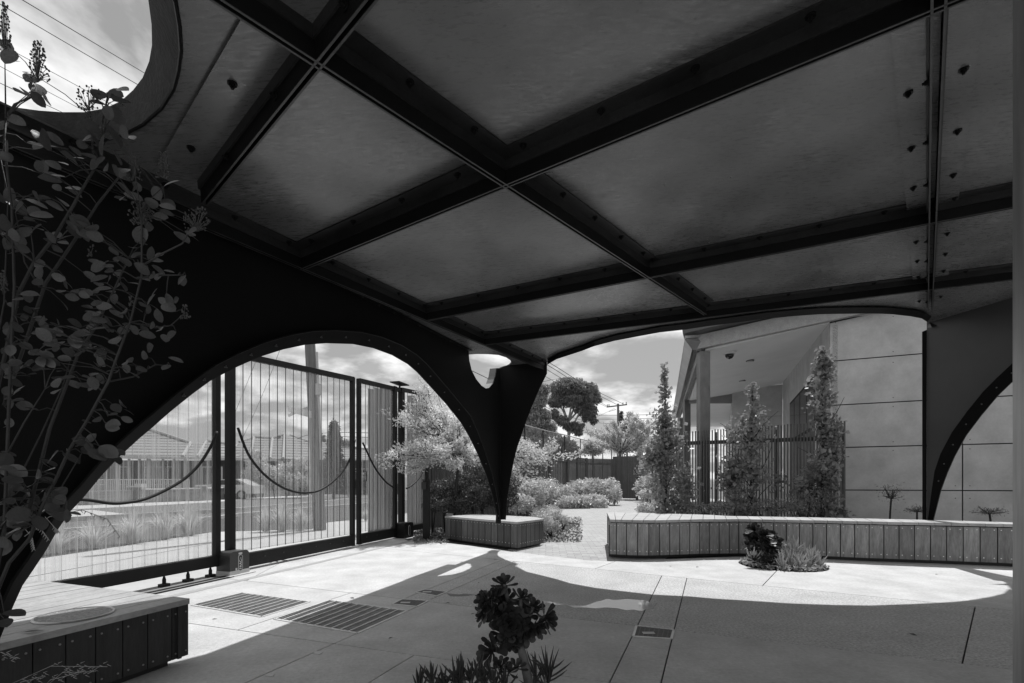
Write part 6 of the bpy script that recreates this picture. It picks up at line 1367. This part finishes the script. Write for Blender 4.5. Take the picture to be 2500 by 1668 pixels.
Z0 = [(40, 290), (60, 360), (200, 500), (190, 590), (140, 590), (240, 570), (630, 600), (730, 600), (775, 640), (690, 720), (740, 710), (790, 840), (690, 870), (640, 840), (600, 880), (380, 940), (250, 930), (480, 960), (560, 990), (640, 1020), (740, 1090), (820, 1030), (790, 940), (250, 1060), (340, 1050), (360, 1120), (320, 1140), (470, 1200), (170, 1270), (270, 1260), (350, 1310), (100, 1300), (60, 1240), (220, 1350), (260, 1370), (40, 760), (15, 800), (35, 940), (290, 890), (600, 1450), (490, 1400), (465, 1440), (540, 1490), (800, 1210), (860, 1200), (850, 1250), (1000, 1230), (1070, 1300), (1040, 1220), (1020, 1380), (880, 1500), (920, 1500), (1230, 1510), (1160, 1510), (30, 1420), (90, 1500), (160, 1480), (520, 920), (450, 1010)]
Z4 = [(240, 150), (290, 155), (365, 190), (400, 240), (365, 280), (490, 100), (465, 135), (540, 190), (720, 295), (750, 345), (655, 375), (695, 420), (600, 360), (580, 455), (630, 505), (655, 535), (790, 520), (850, 500), (870, 320), (900, 240), (960, 310), (1000, 355), (910, 410), (970, 450), (1010, 455), (1165, 485), (555, 650), (590, 685), (560, 710), (730, 600), (710, 650), (680, 640), (770, 640), (810, 665), (920, 640), (960, 605), (980, 650), (1080, 610), (1075, 655), (690, 745), (675, 780), (620, 790), (575, 775), (790, 800), (970, 770), (1020, 795), (1090, 830), (940, 830), (860, 800), (750, 850), (240, 490), (430, 500), (390, 550), (550, 560), (460, 590), (500, 540), (120, 570), (200, 570), (80, 640), (220, 660), (50, 800), (110, 780), (180, 670), (270, 740), (275, 765), (480, 790), (520, 820), (370, 810), (400, 830), (300, 800), (280, 830), (340, 850), (380, 880), (460, 910), (580, 910), (540, 880), (600, 945), (500, 950), (440, 940), (620, 1020), (640, 1110), (525, 1150), (600, 1080), (560, 1100), (800, 1010), (730, 1000), (830, 990), (920, 960), (850, 1080), (1060, 1035), (360, 1135), (430, 1100), (390, 1060), (230, 940), (300, 960), (260, 1000), (180, 1010), (120, 1000), (40, 930), (30, 1030), (80, 960), (150, 1090), (200, 1080), (120, 1180), (110, 1245), (60, 1220), (200, 1300), (60, 1390), (740, 1295), (680, 1320), (620, 1370), (720, 1400), (810, 1370), (510, 1510), (580, 1490), (700, 1550), (40, 250), (90, 300), (150, 280), (20, 180), (250, 340), (180, 850), (90, 880), (330, 920), (410, 980), (480, 870), (60, 1100), (270, 1050), (320, 1010)]
Z5 = [(220, 370), (265, 400), (300, 270), (380, 250), (510, 240), (560, 260), (620, 240), (30, 290), (50, 350), (120, 400), (80, 440), (20, 430), (200, 520), (130, 510), (160, 480), (250, 500), (350, 600), (290, 490), (340, 470), (60, 620), (120, 660), (100, 720), (20, 650), (130, 580), (60, 560), (380, 560), (170, 620), (40, 500), (100, 350), (180, 430), (230, 560), (300, 560), (70, 700), (20, 760), (110, 600), (30, 1220)]
LP = [(x / 2.611, y / 2.611, 1.0 if y < 1000 else .85) for x, y in Z0] + [(x / 2.613, 500 + y / 2.613, .72) for x, y in Z4] + [(x / 2.347, 1000 + y / 2.347, .95) for x, y in Z5]
SA = np.array([tuple(p) for p in sm_all]); twigs = MB(); cnt = 0; rest = []
for px, py, sc in LP:
    for rep in range(2):
        Yl = Ym0 + random.uniform(-.14, .16); jx, jy = (0, 0) if rep == 0 else (random.uniform(-26, 26), random.uniform(-24, 24))
        p = at_y(px + jx, py + jy, Yl); i = np.argmin(((SA - np.array(p)) ** 2).sum(1)); s = Vector(SA[i]); dirv = (p - s); 
        if dirv.length < 1e-3: dirv = Vector((0, 0, .01))
        size = .059 * sc * random.uniform(.75, 1.25); dn_ = (dirv.normalized() + Vector((random.uniform(-.8, .8), random.uniform(-.5, .5), random.uniform(-.6, .6)))).normalized()
        basep = p - dn_ * size * .5
        if rep == 0 or random.random() < .3: twigs.tube([s, s.lerp(basep, .5) + Vector((0, 0, .01)), basep], [.0022, .0018, .0012], 4, False)
        face = Vector((random.uniform(-.9, .9), random.uniform(-1, .3), random.uniform(.0, 1.2))).normalized(); sd_ = dn_.cross(face).normalized(); up_ = sd_.cross(dn_)
        Mx = Matrix((dn_, sd_, up_)).transposed().to_4x4(); Mx = Matrix.Translation(basep) @ Mx @ Matrix.Diagonal((size, size * random.uniform(1.1, 1.4), size, 1))
        if cnt < 300: o = link('leaf', leaf_me, my); o.matrix_basis = Mx; o.matrix_parent_inverse = Matrix.Translation(-my.location)
        else: rest.append(Mx)
        cnt += 1
if rest:
    V2, F2 = [], []
    for Mx in rest: k = len(V2); V2 += [tuple(Mx @ Vector(v)) for v in V]; F2 += [tuple(j + k for j in f) for f in Fs]
    me = bpy.data.meshes.new('remaining_leaves'); me.from_pydata(V2, [], F2); o = link('remaining_leaves', me, my, leaf_myr, True); o['kind'] = 'stuff'
twigs.build('twigs', twig_m, my, fix=False)['kind'] = 'stuff'
bm = bmesh.new(); bmesh.ops.create_icosphere(bm, subdivisions=1, radius=1); bm.verts.ensure_lookup_table(); icoV = [tuple(v.co) for v in bm.verts]; icoF = [tuple(v.index for v in f.verts) for f in bm.faces]; bm.free()
for px, py, w, h, n in ((92, 150, 70, 100, 130), (12, 70, 40, 130, 90), (215, 240, 70, 60, 70), (398, 400, 40, 70, 55), (345, 521, 70, 55, 130), (479, 535, 70, 60, 120), (325, 410, 50, 60, 60), (222, 612, 26, 26, 14), (452, 762, 30, 34, 26), (230, 300, 60, 60, 60), (8, 690, 30, 60, 40), (320, 735, 20, 24, 14)):
    mb = MB(); c = at_y(px, py + h * .5, Ym0)
    for i in range(n):
        a = random.uniform(-1, 1); b_ = random.uniform(-.5, .5) * (1 if h < w * 1.2 else 1); wq = w * (.5 - .35 * (b_ + .5 if h > w else abs(b_))); q = at_y(px + a * wq, py - b_ * h, Ym0 + random.uniform(-.03, .03)); rr = random.uniform(.0018, .0036)
        mb.add([(v[0] * rr + q.x, v[1] * rr + q.y, v[2] * rr * 1.3 + q.z) for v in icoV], icoF)
        if i % 3 == 0: mb.tube([c, c.lerp(q, .6) + Vector((0, 0, .004)), q], .0008, 3, False)
    mb.build('seed_head', seed_m, my, fix=False)
# dry grass stalks near the left bench
gs = thing('dry_grass', 'arching dry grass stalks in front of the left bench', 'grass', (-1.55, 1.7, 0))
for px0, py0, px1, py1 in ((-40, 1700, 262, 1628), (60, 1720, 230, 1640), (-60, 1640, 40, 1610), (30, 1760, 200, 1640), (-20, 1760, 110, 1650)):
    a, b = at_y(px0, py0, 1.75), at_y(px1, py1, 1.7); a0 = Vector((a.x, a.y, 0)); mid = a.lerp(b, .55) + Vector((0, 0, .05)); st = MB().tube([a0, a, mid, b], .0009, 4)
    for k in range(16):
        q = mid.lerp(b, k / 15) + Vector((0, 0, .012 * math.sin(k))); st.tube([q, q + Vector((.014, 0, .006 * (-1) ** k))], [.0014, .0005], 4)
    st.build('stalk', mat('dry_stalk', .28, .6, .1), gs)
gs2 = thing('dry_grass', 'drooping seed stalks hanging over the arch edge at left', 'grass', (-1.9, 1.8, 0))
for pts in ([(60, 1310), (120, 1262), (200, 1245), (262, 1268), (292, 1310)], [(70, 1300), (95, 1285), (118, 1316)], [(60, 1290), (76, 1310), (82, 1340)], [(110, 1262), (135, 1290), (143, 1297)]):
    P3 = [at_y(x, y, 1.95) for x, y in pts]; st = MB().tube(P3, .0014, 4)
    for k in range(14):
        t = .4 + .6 * k / 13; i = min(int(t * (len(P3) - 1)), len(P3) - 2); q = P3[i].lerp(P3[i + 1], t * (len(P3) - 1) - i); st.tube([q, q + Vector((.008 * (-1) ** k, 0, -.012))], [.0025, .0008], 4)
    st.build('stalk', mat('dry_stalk', .28, .6, .1), gs2)
